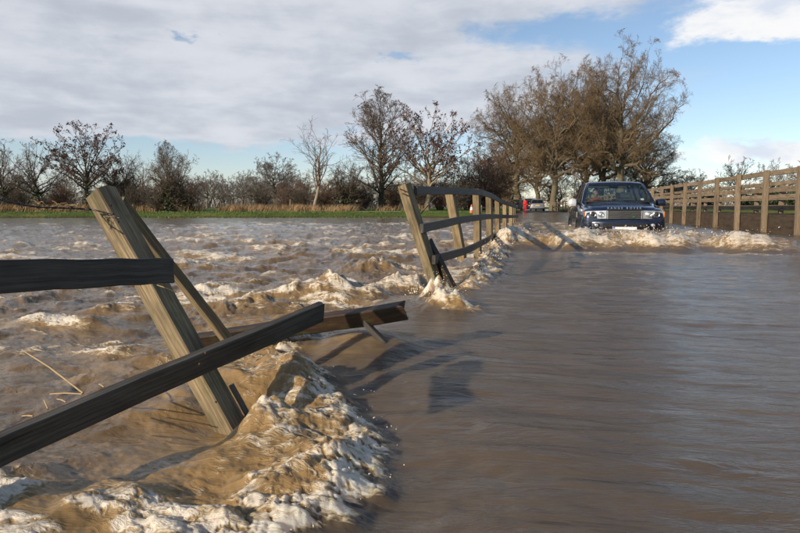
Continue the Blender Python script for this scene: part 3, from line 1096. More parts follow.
def envelope(P, H, rx, cz, rz, ph):
    """draw stray shoots back to the lumpy outline of the crown"""
    c = np.array([0, 0, cz * H])
    r = np.array([rx * H, rx * H, rz * H])
    q = (P - c) / r
    n = np.linalg.norm(q, axis=-1, keepdims=True) + 1e-9
    d = q / n
    lim = 1.0 + 0.07 * np.sin(d[..., :1] * 5.3 + ph) + 0.07 * np.sin(d[..., 1:2] * 6.1 + 2 * ph) + 0.06 * np.sin(d[..., 2:3] * 7.7 + 3 * ph + d[..., :1] * 4)
    over = np.maximum(0, n - lim)
    m = np.where(n > lim, lim + 0.10 * np.tanh(over / 0.22), n)
    return c + d * m * r


def tubes(P, rad, k):
    """tubes round polylines as arrays of verts and quads"""
    N, S1 = P.shape[:2]
    T = np.empty_like(P)
    T[:, 1:-1] = P[:, 2:] - P[:, :-2]
    T[:, 0] = P[:, 1] - P[:, 0]
    T[:, -1] = P[:, -1] - P[:, -2]
    T /= np.linalg.norm(T, axis=2, keepdims=True) + 1e-9
    ref = np.where(np.abs(T[:, :1, 2:3]) > 0.8, np.array([[[1.0, 0.2, 0]]]), np.array([[[0, 0.2, 1.0]]]))
    A = np.cross(T, np.broadcast_to(ref, T.shape))
    A /= np.linalg.norm(A, axis=2, keepdims=True) + 1e-9
    B = np.cross(T, A)
    q = np.arange(k) * 2 * np.pi / k
    V = P[:, :, None] + rad[:, :, None, None] * (A[:, :, None] * np.cos(q)[None, None, :, None] + B[:, :, None] * np.sin(q)[None, None, :, None])
    idx = np.arange(N * S1 * k).reshape(N, S1, k)
    F = np.stack([idx[:, :-1], np.roll(idx, -1, 2)[:, :-1], np.roll(idx, -1, 2)[:, 1:], idx[:, 1:]], -1).reshape(-1, 4)
    return V.reshape(-1, 3), F


def ribbons(rng, P, rad):
    """the finest twigs as flat slips"""
    a, b = P[:, 0], P[:, -1]
    d = b - a
    s_ = np.cross(d, rng.normal(size=d.shape))
    s_ /= np.linalg.norm(s_, axis=1, keepdims=True) + 1e-9
    r0, r1 = rad[:, :1], rad[:, -1:]
    V = np.stack([a - s_ * r0, a + s_ * r0, b + s_ * r1, b - s_ * r1], 1)
    return V.reshape(-1, 3), np.arange(len(P) * 4).reshape(-1, 4)


def join(parts):
    vs, fs, b = [], [], 0
    for v, f in parts:
        vs.append(v)
        fs.append(f + b)
        b += len(v)
    return np.concatenate(vs), np.concatenate(fs)


def leaf_quads(rng, C, size, up=0.3):
    """small random quads centred on C"""
    n = len(C)
    a = rng.normal(size=(n, 3))
    a /= np.linalg.norm(a, axis=1, keepdims=True)
    b = np.cross(a, rng.normal(size=(n, 3)))
    b /= np.linalg.norm(b, axis=1, keepdims=True)
    s = size * rng.uniform(0.6, 1.4, (n, 1))
    V = np.stack([C - a * s, C + b * s * 0.6, C + a * s, C - b * s * 0.6], 1)
    return V.reshape(-1, 3), np.arange(n * 4).reshape(n, 4)


def tree_meshes(name, seed, H, style, bark, twig, ivy=0, seeds=0, minr=0.010, lite=0):
    """returns dict of part -> mesh; tree stands at the origin"""
    g = np.random.default_rng(seed)
    S = 9
    parts = {}
    if style == 'oak':
        th = H * 0.50
        lean = g.normal(0, 0.05, 2)
        z = np.linspace(-0.3, th, S + 1)
        P0 = np.stack([lean[0] * z + g.normal(0, 0.12, S + 1) * (z > 1), lean[1] * z + g.normal(0, 0.12, S + 1) * (z > 1), z], -1)[None]
        r0 = (H * 0.030) * (1 - 0.55 * (np.maximum(z, 0) / th))
        r0[0] *= 1.5
        r0[1] *= 1.08
        R0 = r0[None]
        P1, R1 = limbs(g, P0, R0, 27, 0.34, H, 0.43, 0.56, 0.40, 11, 0.030, 0.50)
        P2, R2 = grow(g, P1, R1, 9, 0.22, 0.44, 0.80, 7, 0.17, 0.02, 0.48, 0.25, 0.50, 0.22)
        P3, R3 = grow(g, P2, R2, 8 - 3 * lite, 0.12, 0.46, 0.75, 4, 0.18, 0.015, 0.46, 0.35, 0.45, 0.22, minr * 1.1)
        P4, R4 = grow(g, P3, R3, 7 - 2 * lite, 0.10, 0.55, 0.72, 2, 0.18, 0.005, 0.6, 0.5, 0.35, 0.25, minr * 0.75)
        P5, R5 = grow(g, P4, R4, 5 - lite, 0.15, 0.70, 0.7, 1, 0.15, 0.0, 0.8, 0.6, 0.3, 0.25, minr * 0.6)
        P2, P3, P4, P5 = [envelope(q_, H, 0.47, 0.56, 0.42, seed) for q_ in (P2, P3, P4, P5)]
        trunk = [tubes(P0, R0, 12), tubes(P1, R1, 7)]
        crown = [tubes(P2, R2, 4), tubes(P3, R3, 3), ribbons(g, P4[:, :2], R4[:, :2]), ribbons(g, P4[:, 1:], R4[:, 1:]), ribbons(g, P5, R5)]
        tips = P3[:, -1]
    elif style == 'upright':
        th = H * 0.86
        z = np.linspace(-0.3, th, 15)
        P0 = np.stack([np.cumsum(g.normal(0, 0.06, 15)), np.cumsum(g.normal(0, 0.06, 15)), z], -1)[None]
        R0 = (H * 0.021 * (1 - 0.90 * np.maximum(z, 0) / th) ** 0.9 + 0.01)[None]
        R0[0, 0] *= 1.4
        P1, R1 = grow(g, P0, R0, 40, 0.16, 0.52, 0.74, 8, 0.09, 0.05, 0.38, 0.2, 0.42, 0.15)
        P2, R2 = grow(g, P1, R1, 9, 0.12, 0.42, 0.62, 5, 0.11, 0.04, 0.55, 0.3, 0.5, 0.2, minr * 1.2)
        P3, R3 = grow(g, P2, R2, 7, 0.10, 0.48, 0.62, 3, 0.14, 0.03, 0.6, 0.4, 0.4, 0.2, minr)
        P4, R4 = grow(g, P3, R3, 5, 0.15, 0.55, 0.6, 2, 0.14, 0.02, 0.7, 0.5, 0.3, 0.2, minr * 0.9)
        P1, P2, P3, P4 = [envelope(q_, H, 0.40, 0.54, 0.44, seed) for q_ in (P1, P2, P3, P4)]
        trunk = [tubes(P0, R0, 10)]
        crown = [tubes(P1, R1, 5), tubes(P2, R2, 3), ribbons(g, P3[:, :3], R3[:, :3]), ribbons(g, P3[:, 2:], R3[:, 2:]), ribbons(g, P4, R4)]
        tips = np.concatenate([P3[:, -1], P4[::3, -1]])
    elif style == 'ash':
        th = H * 0.42
        z = np.linspace(-0.3, th, 8)
        P0 = np.stack([np.cumsum(g.normal(0, 0.10, 8)), np.cumsum(g.normal(0, 0.10, 8)), z], -1)[None]
        R0 = (H * 0.028 * (1 - 0.5 * np.maximum(z, 0) / th))[None]
        R0[0, 0] *= 1.4
        P1, R1 = limbs(g, P0, R0, 17, 0.42, H, 0.46, 0.60, 0.40, 8, 0.018, 0.48)
        P2, R2 = grow(g, P1, R1, 9, 0.18, 0.38, 0.62, 5, 0.13, 0.06, 0.55, 0.3, 0.5, 0.2, minr * 1.2)
        P3, R3 = grow(g, P2, R2, 6, 0.12, 0.45, 0.66, 3, 0.16, 0.04, 0.6, 0.45, 0.4, 0.2, minr)
        P4, R4 = grow(g, P3, R3, 5, 0.15, 0.5, 0.65, 1, 0.15, 0.03, 0.7, 0.6, 0.3, 0.2, minr * 0.9)
        P2, P3, P4 = [envelope(q_, H, 0.48, 0.59, 0.40, seed) for q_ in (P2, P3, P4)]
        trunk = [tubes(P0, R0, 10), tubes(P1, R1, 6)]
        crown = [tubes(P2, R2, 4), ribbons(g, P3[:, :3], R3[:, :3]), ribbons(g, P3[:, 2:], R3[:, 2:]), ribbons(g, P4, R4)]
        tips = P3[:, -1]
    elif style == 'slender':
        th = H * 0.70
        z = np.linspace(-0.3, th, 12)
        P0 = np.stack([np.cumsum(g.normal(0.03, 0.10, 12)), np.cumsum(g.normal(0, 0.10, 12)), z], -1)[None]
        R0 = (H * 0.017 * (1 - 0.8 * np.maximum(z, 0) / th) + 0.01)[None]
        P1, R1 = grow(g, P0, R0, 20, 0.26, 0.56, 0.70, 8, 0.12, 0.05, 0.40, 0.2, 0.30, 0.2)
        P2, R2 = grow(g, P1, R1, 10, 0.12, 0.36, 0.7, 4, 0.16, 0.03, 0.5, 0.3, 0.5, 0.2, minr)
        P3, R3 = grow(g, P2, R2, 5, 0.10, 0.5, 0.7, 3, 0.18, 0.0, 0.6, 0.4, 0.4, 0.2, minr * 0.8)
        trunk = [tubes(P0, R0, 9)]
        crown = [tubes(P1, R1, 5), tubes(P2, R2, 3), tubes(P3, R3, 3)]
        tips = P3[:, -1]
    else:                                             # bush: many stems from the ground
        n = 16
        a = g.uniform(0, 6.28, n)
        L = H * g.uniform(0.55, 0.95, n)
        sp_ = g.uniform(0.1, 0.75, n)
        tt = np.linspace(0, 1, 7)
        P0 = np.stack([np.cos(a)[:, None] * (0.12 * H * 0.4 + L[:, None] * sp_[:, None] * 0.55 * tt ** 1.2), np.sin(a)[:, None] * (0.12 * H * 0.4 + L[:, None] * sp_[:, None] * 0.55 * tt ** 1.2),
                       L[:, None] * tt * (1 - 0.25 * sp_[:, None] * tt) - 0.1], -1)
        P0[:, 1:] += g.normal(0, 0.03 * H, P0[:, 1:].shape) * 0.5
        R0 = H * 0.009 * np.ones((n, 1)) * np.linspace(1, 0.3, 7)[None]
        P1, R1 = grow(g, P0, R0, 9, 0.12, 0.42, 0.6, 5, 0.2, 0.03, 0.6, 0.3, 0.35, 0.25, minr * 1.2)
        P2, R2 = grow(g, P1, R1, 7, 0.10, 0.48, 0.7, 3, 0.25, 0.01, 0.6, 0.4, 0.35, 0.25, minr)
        P3, R3 = grow(g, P2, R2, 5, 0.1, 0.55, 0.7, 1, 0.25, 0.0, 0.7, 0.6, 0.3, 0.25, minr)
        trunk = [tubes(P0, R0, 5)]
        crown = [tubes(P1, R1, 3), tubes(P2, R2, 3), ribbons(g, P3, R3)]
        tips = P2[:, -1]
    v, f = join(trunk)
    parts['trunk'] = np_mesh(name + '_trunk', v, f, np.zeros((0, 3), int), bark)
    v, f = join(crown)
    parts['crown'] = np_mesh(name + '_crown', v, f, np.zeros((0, 3), int), twig)
    if ivy:
        # clothe the trunk and the foot of the limbs
        Pm = P0 if style not in ('oak', 'ash') else np.concatenate([P0] if style == 'oak' else [P0])
        n = int(ivy)
        ii = g.integers(0, Pm.shape[0], n)
        ff = g.uniform(0, 0.72 if style != 'bush' else 0.6, n) * (Pm.shape[1] - 1)
        j = ff.astype(int)
        w = (ff - j)[:, None]
        C = Pm[ii, j] * (1 - w) + Pm[ii, np.minimum(j + 1, Pm.shape[1] - 1)] * w
        sg = H * (0.038 if style != 'bush' else 0.05)
        C = C + g.normal(0, 1, (n, 3)) * np.array([sg, sg, sg * 0.8])
        if style in ('ash', 'upright') and True:
            m2 = n // 2
            ii = g.integers(0, P1.shape[0], m2)
            ff = g.uniform(0, 0.42, m2) * (P1.shape[1] - 1)
            j = ff.astype(int)
            w = (ff - j)[:, None]
            keep = P1[ii, 0, 2] < H * 0.5
            C2 = P1[ii, j] * (1 - w) + P1[ii, j + 1] * w + g.normal(0, 0.018 * H, (m2, 3))
            C = np.concatenate([C, C2[keep]])
        v, f = leaf_quads(g, C, 0.075)
        parts['ivy'] = np_mesh(name + '_ivy', v, f, np.zeros((0, 3), int), IVY, smooth=False)
    if seeds:
        k = g.choice(len(tips), min(len(tips), seeds), replace=False)
        cl = np.repeat(tips[k], 5, 0) + g.normal(0, 0.10, (len(k) * 5, 3))
        v, f = leaf_quads(g, cl, 0.105)
        parts['seed_clusters'] = np_mesh(name + '_seeds', v, f, np.zeros((0, 3), int), SEED, smooth=False)
    return parts


def ground_at(x, y):
    return float(ground_z(np.array([x]), np.array([y]))[0])


def plant(kind, meshes, px, d, label, cat, scale=1.0, rz=0.0, group=None, sx=1.0, dz=0.0):
    p = at(px, 207, d)
    o = thing(kind, label, cat, (p.x, p.y, max(0.02, ground_at(p.x, p.y)) + dz), rz, group)
    o.scale = (scale * sx, scale * sx, scale)
    for nm, me in meshes.items():
        c = put(nm, me, o)
        if nm in ('ivy', 'seed_clusters', 'leaves'):
            c['kind'] = 'stuff'
    return o


ORD = ['first', 'second', 'third', 'fourth', 'fifth', 'sixth', 'seventh', 'eighth', 'ninth', 'tenth', 'eleventh', 'twelfth', 'thirteenth', 'fourteenth', 'fifteenth', 'sixteenth', 'seventeenth',
       'eighteenth', 'nineteenth', 'twentieth', 'twenty-first', 'twenty-second', 'twenty-third', 'twenty-fourth', 'twenty-fifth', 'twenty-sixth']


def all_trees():
    oakA = tree_meshes('oak_a', 101, 22, 'oak', BARK_OAK, TWIG_OAK, minr=0.015)
    oakB = tree_meshes('oak_b', 202, 22, 'oak', BARK_OAK, TWIG_OAK, minr=0.015)
    oakC = tree_meshes('oak_c', 303, 22, 'oak', BARK_OAK, TWIG_OAK, minr=0.015)
    upr = tree_meshes('upright', 21, 12, 'upright', BARK, TWIG, ivy=1400, minr=0.013)
    ashA = tree_meshes('ash_a', 33, 11, 'ash', BARK, TWIG_RED, ivy=1300, seeds=800, minr=0.014)
    ashB = tree_meshes('ash_b', 35, 11, 'ash', BARK_PALE, TWIG_RED, seeds=650, minr=0.014)
    ashC = tree_meshes('ash_c', 37, 10, 'ash', BARK, TWIG, ivy=1600, minr=0.014)
    sle = tree_meshes('slender', 44, 9, 'slender', BARK_PALE, TWIG_RED, minr=0.009)
    buA = tree_meshes('bush_a', 55, 4, 'bush', BARK, TWIG_DARK, minr=0.008)
    buB = tree_meshes('bush_b', 56, 4, 'bush', BARK, TWIG, ivy=1100, minr=0.008)
    buC = tree_meshes('bush_c', 57, 4, 'bush', BARK, TWIG_RED, minr=0.008)
    buO = {'trunk': buC['trunk'], 'crown': buC['crown'].copy()}
    buO['crown'].materials[0] = TWIG_OAK
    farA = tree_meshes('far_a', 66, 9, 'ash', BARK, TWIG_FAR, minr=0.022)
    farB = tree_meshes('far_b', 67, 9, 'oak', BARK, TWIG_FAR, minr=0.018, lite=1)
    # ---- left bank, named one by one (photograph x, distance)
    plant('ash_tree', ashC, 4, 47, 'bare ivy stemmed tree cut off by the edge of the view, over the far bank', 'tree', 0.55, 1.0)
    plant('ash_tree', ashC, 37, 50, 'bare tree with a thick dark ivy stem beside the taller seed laden tree', 'tree', 0.58, 0.4, sx=1.05)
    plant('ash_tree', ashA, 88, 50, 'spreading tree full of dark brown seed clusters, on the bank behind the leaning post', 'tree', 0.66, 2.2, sx=1.0)
    plant('bush', buB, 122, 52, 'rounded dark bush between the seed laden tree and the thin bare one', 'bush', 1.25, 0.3)
    plant('slender_tree', sle, 140, 56, 'thin bare tree standing just before the tall dark thicket', 'tree', 0.58, 0.8)
    plant('thicket_tree', buB, 170, 44, 'tall dense shrubby tree wrapped in ivy at the corner of the hedge', 'tree', 1.12, 1.5, sx=1.0)
    plant('thicket_tree', upr, 168, 45, 'upright bare tree rising out of the ivy thicket at the hedge corner', 'tree', 0.40, 0.3, sx=0.9)
    plant('small_oak', farB, 275, 82, 'small round headed bare tree, tallest of the distant row', 'tree', 0.82, 0.5)
    plant('slender_tree', sle, 312, 52, 'pale stemmed slender tree with sparse leaning branches on the bank', 'tree', 0.83, 0.2, sx=1.25)
    plant('bush', buB, 345, 53, 'broad ivy covered bush beside the tall upright tree', 'bush', 1.15, 2.1, sx=1.05)
    plant('upright_tree', upr, 380, 56, 'tall bare tree with an ivy clad trunk and fan of fine upright twigs', 'tree', 0.84, 0.0, sx=1.28)
    plant('ash_tree', ashB, 428, 55, 'rounded bare tree dotted with brown seed clusters behind the leaning fence', 'tree', 0.86, 1.2, sx=1.0)
    plant('slender_tree', sle, 452, 60, 'thin bare sapling between the seed dotted tree and the oaks', 'tree', 0.62, 1.1)
    # ---- hedges and scrub
    scrub = [(14, 50, .62, buA), (60, 52, .55, buC), (105, 49, .55, buA), (135, 47, .62, buA), (155, 44, .5, buA), (186, 44, .62, buB), (262, 58, .70, buA), (285, 55, .62, buC), (300, 54, .6, buA),
             (326, 56, .75, buC), (362, 55, .75, buA), (395, 58, .75, buC), (412, 55, .8, buA), (440, 57, .85, buC), (458, 55, .8, buA), (474, 62, 1.35, buC), (488, 66, 1.7, buC), (495, 84, 1.9, buO), (506, 96, 2.1, buO),
             (556, 100, 1.5, buO), (580, 96, 1.3, buO), (612, 90, 1.3, buO), (640, 92, 1.5, buO), (668, 96, 1.2, buO)]
    kinds = {}
    for k, (px, d, s, mm) in enumerate(sorted(scrub, key=lambda q: q[0])):
        what = 'olive brown thicket bush under the oaks' if mm is buO else ('tangled leafless reddish brown hedgerow bush on the far bank' if mm is buC else ('low ivy grown hedgerow bush on the far bank' if mm is buB else 'tangled leafless dark grey hedgerow bush on the far bank'))
        kinds[what] = kinds.get(what, 0) + 1
        plant('scrub_bush', mm, px, d, '%s, %s from the left' % (what, ORD[kinds[what] - 1]), 'bush', s, k * 1.7, 'hedgerow bushes', sx=1.25)
    gg = random.Random(31)
    k2 = -1
    for k in range(26):
        px = -15 + k * 20 + gg.uniform(-6, 6)
        if 188 < px < 300:
            continue
        k2 += 1
        plant('scrub_bush', (buA, buC, buA)[k % 3], px, 62 + gg.uniform(-3, 5), 'leafless bush in the second row of the hedge, %s from the left' % ORD[k2], 'bush', 0.70 + gg.uniform(-0.1, 0.2), k * 2.3,
              'bushes in the second row of the hedge', sx=1.45)
    # ---- the distant row beyond the meadow
    k = 0
    for px in sorted((198, 207, 215, 224, 233, 242, 251, 259, 268, 290, 302, 328, 355, 405, 420, 445, 465, 118, 66, 20)):
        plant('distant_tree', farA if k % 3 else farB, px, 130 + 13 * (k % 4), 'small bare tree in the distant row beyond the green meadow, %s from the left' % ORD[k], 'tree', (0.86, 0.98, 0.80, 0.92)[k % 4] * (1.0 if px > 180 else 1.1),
              k * 1.3, 'distant row of trees beyond the meadow', sx=1.05)
        k += 1
    # ---- the great oaks by the road
    plant('oak_tree', oakB, 518, 92, 'great bare oak whose long crooked limbs reach out over the hedge', 'tree', 0.89, 2.6, sx=0.92)
    plant('oak_tree', oakA, 553, 84, 'bare oak standing behind the silver car, middle of the roadside clump', 'tree', 0.90, 0.6, sx=0.80)
    plant('oak_tree', oakC, 583, 92, 'bare oak with olive brown twigs, half hidden by the blue car', 'tree', 0.98, 1.9, sx=0.78)
    plant('oak_tree', oakA, 622, 82, 'tallest oak of the clump, its bare crown high over the blue car', 'tree', 1.0, 3.9, sx=0.78)
    plant('oak_tree', oakB, 600, 104, 'bare oak at the back of the clump, filling the gap beside the tallest', 'tree', 0.92, 0.9, sx=0.9)
    plant('oak_tree', oakC, 645, 96, 'lower oak with drooping twigs beyond the footbridge railings', 'tree', 0.55, 4.4, sx=1.1)
    plant('oak_tree', oakC, 538, 120, 'distant bare oak far down the road beyond the parked cars', 'tree', 0.85, 5.4, sx=0.9)
    # ---- right, beyond the footbridge
    plant('small_oak', farB, 690, 120, 'broad grey bare tree low behind the far railings', 'tree', 0.85, 1.4, sx=1.2)
    plant('small_oak', farB, 672, 105, 'grey bare tree nearest the drooping oak behind the railings', 'tree', 0.65, 4.4, sx=1.2)
    plant('ash_tree', farA, 738, 100, 'lone round headed bare tree rising above the footbridge rails', 'tree', 0.93, 0.2)
    plant('ash_tree', farA, 772, 112, 'smaller lone bare tree above the footbridge rails', 'tree', 0.98, 2.2, sx=0.85)
    plant('small_oak', farB, 806, 96, 'bare tree at the edge of the view above the footbridge', 'tree', 0.88, 3.2)
    plant('small_oak', farB, 716, 170, 'faint distant bare tree low behind the railings', 'tree', 0.80, 3.8)
    # dark evergreens behind the rails
    g = np.random.default_rng(9)
    n = 2600
    C = g.normal(0, 1, (n, 3))
    C /= np.linalg.norm(C, axis=1, keepdims=True)
    C = C * (g.uniform(0.4, 1, (n, 1)) ** 0.5) * np.array([2.6, 2.6, 1.5]) * (1 + 0.25 * np.sin(C[:, :1] * 5 + C[:, 1:2] * 4)) + np.array([0, 0, 1.7])
    C[:, 2] = np.maximum(C[:, 2], 0.1)
    v, f = leaf_quads(g, C, 0.16)
    ev = {'leaves': np_mesh('evergreen_leaves', v, f, np.zeros((0, 3), int), EVERG, smooth=False),
          'trunk': buA['trunk']}
    for k, (px, d, s, lab) in enumerate(((770, 92, 1.0, 'dark evergreen bush behind the railings, below the smaller lone tree'), (795, 90, 0.9, 'dark evergreen bush behind the railings at the edge of the view'),
                                    (745, 98, 0.75, 'low dark evergreen bush below the round headed lone tree'), (708, 104, 0.7, 'low dark evergreen bush beyond the water behind the railings'))):
        plant('evergreen_bush', ev, px, d, lab, 'bush', s, k * 1.1)
    return buA


all_trees()


def blades(name, spots, hmin, hmax, w, mat, lean, label, cat):
    """thin curved blades; spots (n, 2)"""
    g = np.random.default_rng(len(spots))
    n = len(spots)
    z = np.maximum(0.0, ground_z(spots[:, 0], spots[:, 1])) - 0.03
    p = np.stack([spots[:, 0], spots[:, 1], z], -1)
    h = g.uniform(hmin, hmax, (n, 1))
    d = np.stack([g.normal(0.3, lean, n), g.normal(0, lean, n), np.ones(n)], -1)
    sd_ = np.stack([g.normal(size=n), g.normal(size=n), np.zeros(n)], -1)
    sd_ /= np.linalg.norm(sd_, axis=1, keepdims=True)
    mid = p + d * h * 0.6
    tip = p + d * h + np.stack([d[:, 0], d[:, 1], -np.ones(n) * 0.4], -1) * h * 0.3
    V = np.stack([p - sd_ * w, p + sd_ * w, mid + sd_ * w * 0.7, mid - sd_ * w * 0.7, tip], 1)
    i = np.arange(n)[:, None] * 5
    q = i + np.array([[0, 1, 2, 3]])
    t = i + np.array([[3, 2, 4]])
    me = np_mesh(name, V.reshape(-1, 3), q, t, mat, smooth=False)
    return tag(put(name, me), label, cat, kind='stuff')


def bank_plants():
    g = np.random.default_rng(77)

    def strip(pxa, pxb, da, db, n, clump):
        c = np.stack([g.uniform(pxa, pxb, clump), g.uniform(da, db, clump)], -1)
        k = g.integers(0, clump, n)
        px = c[k, 0] + g.normal(0, 3.0, n)
        d = c[k, 1] + g.normal(0, 0.5, n)
        a = (px - 400) / FPX / cp
        return np.stack([d * (FWD.x + RGT.x * a), d * (FWD.y + RGT.y * a)], -1)
    s = np.concatenate([strip(-20, 205, 44, 47, 4200, 70), strip(222, 350, 44, 52, 3600, 60), strip(350, 420, 50, 56, 500, 15)])
    blades('dry_reeds', s, 0.25, 0.75, 0.014, REED, 0.35, 'tan dead grass and reeds along the foot of the hedge', 'dry grass')
    s = np.concatenate([strip(-60, 420, 34.0, 36.5, 7000, 500), strip(-60, 470, 36, 44, 5000, 500)])
    blades('bank_grass', s, 0.05, 0.14, 0.012, GRASSB, 0.3, 'short green grass on the bank at the edge of the flood', 'grass')
    def far_strip(pa, pb, da, db, n):
        px = g.uniform(pa, pb, n)
        d = g.uniform(da, db, n)
        a = (px - 400) / FPX / cp
        return np.stack([d * (FWD.x + RGT.x * a), d * (FWD.y + RGT.y * a)], -1)
    hs = np.concatenate([far_strip(-260, 540, 165, 200, 9000), far_strip(580, 1100, 150, 190, 5000)])
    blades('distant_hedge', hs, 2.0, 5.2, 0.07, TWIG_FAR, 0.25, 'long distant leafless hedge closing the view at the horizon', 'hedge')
    # pale worn track on the far bank
    vs, fs = [], []
    n = 24
    pts = []
    for k in range(n + 1):
        t = k / n
        px = 352 + (402 - 352) * t
        d0 = 40.5 + 0.5 * math.sin(t * 5)
        wd = 3.8 * math.sin(math.pi * min(1, max(0.02, t))) ** 0.5 + 0.2
        for q in (0, 1):
            p = at(px, 207, d0 + q * wd)
            vs.append((p.x, p.y, max(0.0, ground_at(p.x, p.y)) + 0.035))
    for k in range(n):
        fs.append((2 * k, 2 * k + 2, 2 * k + 3, 2 * k + 1))
    me = mesh_of('gravel_track', vs, fs, GRAVEL)
    tag(put('gravel_track', me), kind='structure')
    # small wooden stakes in the meadow
    for px, d, lab in ((232, 55, 'weathered stake in the meadow by the distant tree row'), (276, 48, 'weathered stake among the dead grass on the bank'), (290, 48, 'second weathered stake among the dead grass, nearer the pale stemmed tree')):
        p = at(px, 207, d)
        z = ground_at(p.x, p.y)
        b = board('field_stake', [(p.x, p.y, z - 0.2), (p.x + 0.03, p.y, z + 0.9)], 0.10, 0.10, (1, 0.2, 0), WOOD_POST_FAR, None, seg=3)
        tag(b, lab, 'stake')


bank_plants()


# ------------------------------------------------------------------ the broken fence beside the camera
def nail(parent, name, p, nrm, r=0.004):
    m = MB().lathe(Vector(p) - parent.location, nrm, [(-0.004, r), (0.0015, r), (0.003, r * 0.6)], 8)
    return m.build(name, RUST, parent, smooth=True)


def near_fence():
    base = POST1_BASE
    f = thing('broken_fence', 'broken fence beside the camera: one leaning post with two dark rails still nailed on', 'fence', (base.x, base.y, -0.55))
    top = at(100, 191, 2.52)
    foot = base + (base - top).normalized() * 0.75
    # post: two faces show, the lit one towards the camera, the dark one towards the road
    axis = (top - foot).normalized()
    side = Vector((0.97, -0.20, 0))
    side = (side - axis * side.dot(axis)).normalized()
    post = board('post', [foot, top], 0.095, 0.085, side, WOOD_POST, f, seg=14, jag1=0.012, ch=0.005, warp=0.0012)
    # second timber, a stake fallen behind the post
    board('stake', [at(118, 199, 2.62), at(222, 333, 2.85), at(240, 356, 2.9)], 0.05, 0.042, (0.5, 0.8, 0.3), WOOD_POST, f, seg=8, jag0=0.03, ch=0.003)
    # upper rail: still level, unseen near end cut short to shrink its shadow
    board('rail', [at(171, 270.5, 2.24), at(0, 276.5, 1.62), at(-70, 279.5, 1.44)], 0.088, 0.036, (0.93, 0.30, 0), WOOD_RAIL, f, seg=10, jag0=0.008, ch=0.003)
    # lower rail: torn loose at the far end, tilted
    board('rail', [at(322, 311, 2.75), at(190, 367, 2.20), at(0, 449, 1.66), at(-190, 540, 1.30)], 0.090, 0.036, (0.93, 0.30, -0.05), WOOD_RAIL, f, seg=12, jag0=0.012, ch=0.003)
    # old batten stub nailed low on the dark face
    a = at(228, 384, 2.28)
    b = at(249, 421, 2.26)
    board('batten', [a + Vector((0.012, 0.0, 0)), b + Vector((0.012, 0.0, 0))], 0.03, 0.02, (0.9, 0.4, 0), WOOD_RAIL, f, seg=4, jag0=0.008, jag1=0.01, ch=0.002)
    for (px, py, d) in ((160, 264, 2.19), (162, 277, 2.19), (206, 353, 2.16), (200, 364, 2.16)):
        p = at(px, py, d)
        nail(f, 'nail', p, (0.93, -0.3, 0), 0.0045)
    # staples and old nails on the post's dark side near its top
    for (px, py, d) in ((113, 214, 2.44), (118, 222, 2.44), (111, 205, 2.46), (216, 402, 2.27)):
        nail(f, 'nail', at(px, py, d), (0.8, -0.5, 0), 0.004)
    # barbed wire from the post's head away along the old line
    pts = [at(120, 218, 2.43), at(108, 213.5, 2.43), at(96, 210.5, 2.42), at(85, 209, 2.43), at(60, 208, 2.35), at(40, 207.5, 2.25), at(20, 204.5, 2.15), at(0, 199.5, 2.05), at(-60, 192, 1.8), at(-260, 180, 1.4)]
    w = thing('barbed_wire', 'slack rusty barbed wire strung from the head of the leaning post', 'wire', pts[0])
    o0 = pts[0]
    dense = []
    for a, b in zip(pts, pts[1:]):
        for k in range(6):
            dense.append(a.lerp(b, k / 6))
    m1, m2 = MB(), MB()
    q1, q2 = [], []
    for k, p in enumerate(dense):
        ph = k * 1.4
        off = Vector((0.0, math.cos(ph), math.sin(ph))) * 0.0022
        q1.append(p + off - o0)
        q2.append(p - off - o0)
    m1.tube(q1, 0.0021, 5)
    m2.tube(q2, 0.0021, 5)
    m1.build('wire_strand', WIRE, w, smooth=True)
    m2.build('wire_strand', WIRE, w, smooth=True)
    rr = random.Random(4)
    for px, py, d in ((70, 207.5, 2.37), (54, 208, 2.33), (38, 207, 2.24), (20, 204.3, 2.15), (1, 199.3, 2.05), (88, 209, 2.42)):
        p = at(px, py, d) - o0
        m = MB()
        for k in range(3):
            v = Vector((rr.uniform(-1, 1), rr.uniform(-1, 1), rr.uniform(-1, 1))).normalized() * 0.016
            m.tube([p - v, p, p + v], [0.0006, 0.0018, 0.0006], 4)
        m.tube([p - Vector((0.006, 0, 0)), p + Vector((0.006, 0, 0))], 0.0042, 6)
        m.build('barb', WIRE, w, smooth=True)
    for px, py, d, lab in ((39, 204, 2.24, 'wisp of dead straw caught high on the barbed wire'), (57, 205.5, 2.33, 'wisp of dead straw caught on the barbed wire between its barbs'), (71, 206, 2.37, 'wisp of dead straw on the barbed wire, nearest the leaning post')):
        p = at(px, py, d)
        m = MB()
        for k in range(5):
            e = Vector((rr.uniform(-0.03, 0.03), rr.uniform(-0.02, 0.02), rr.uniform(-0.004, 0.02)))
            m.tube([Vector((rr.uniform(-0.01, 0.01), 0, 0)), e * 0.5 + Vector((0, 0, 0.006)), e], [0.0012, 0.001, 0.0005], 4)
        tag(m.build('straw_wisp', STRAW, None, loc=p), lab, 'straw')


near_fence()


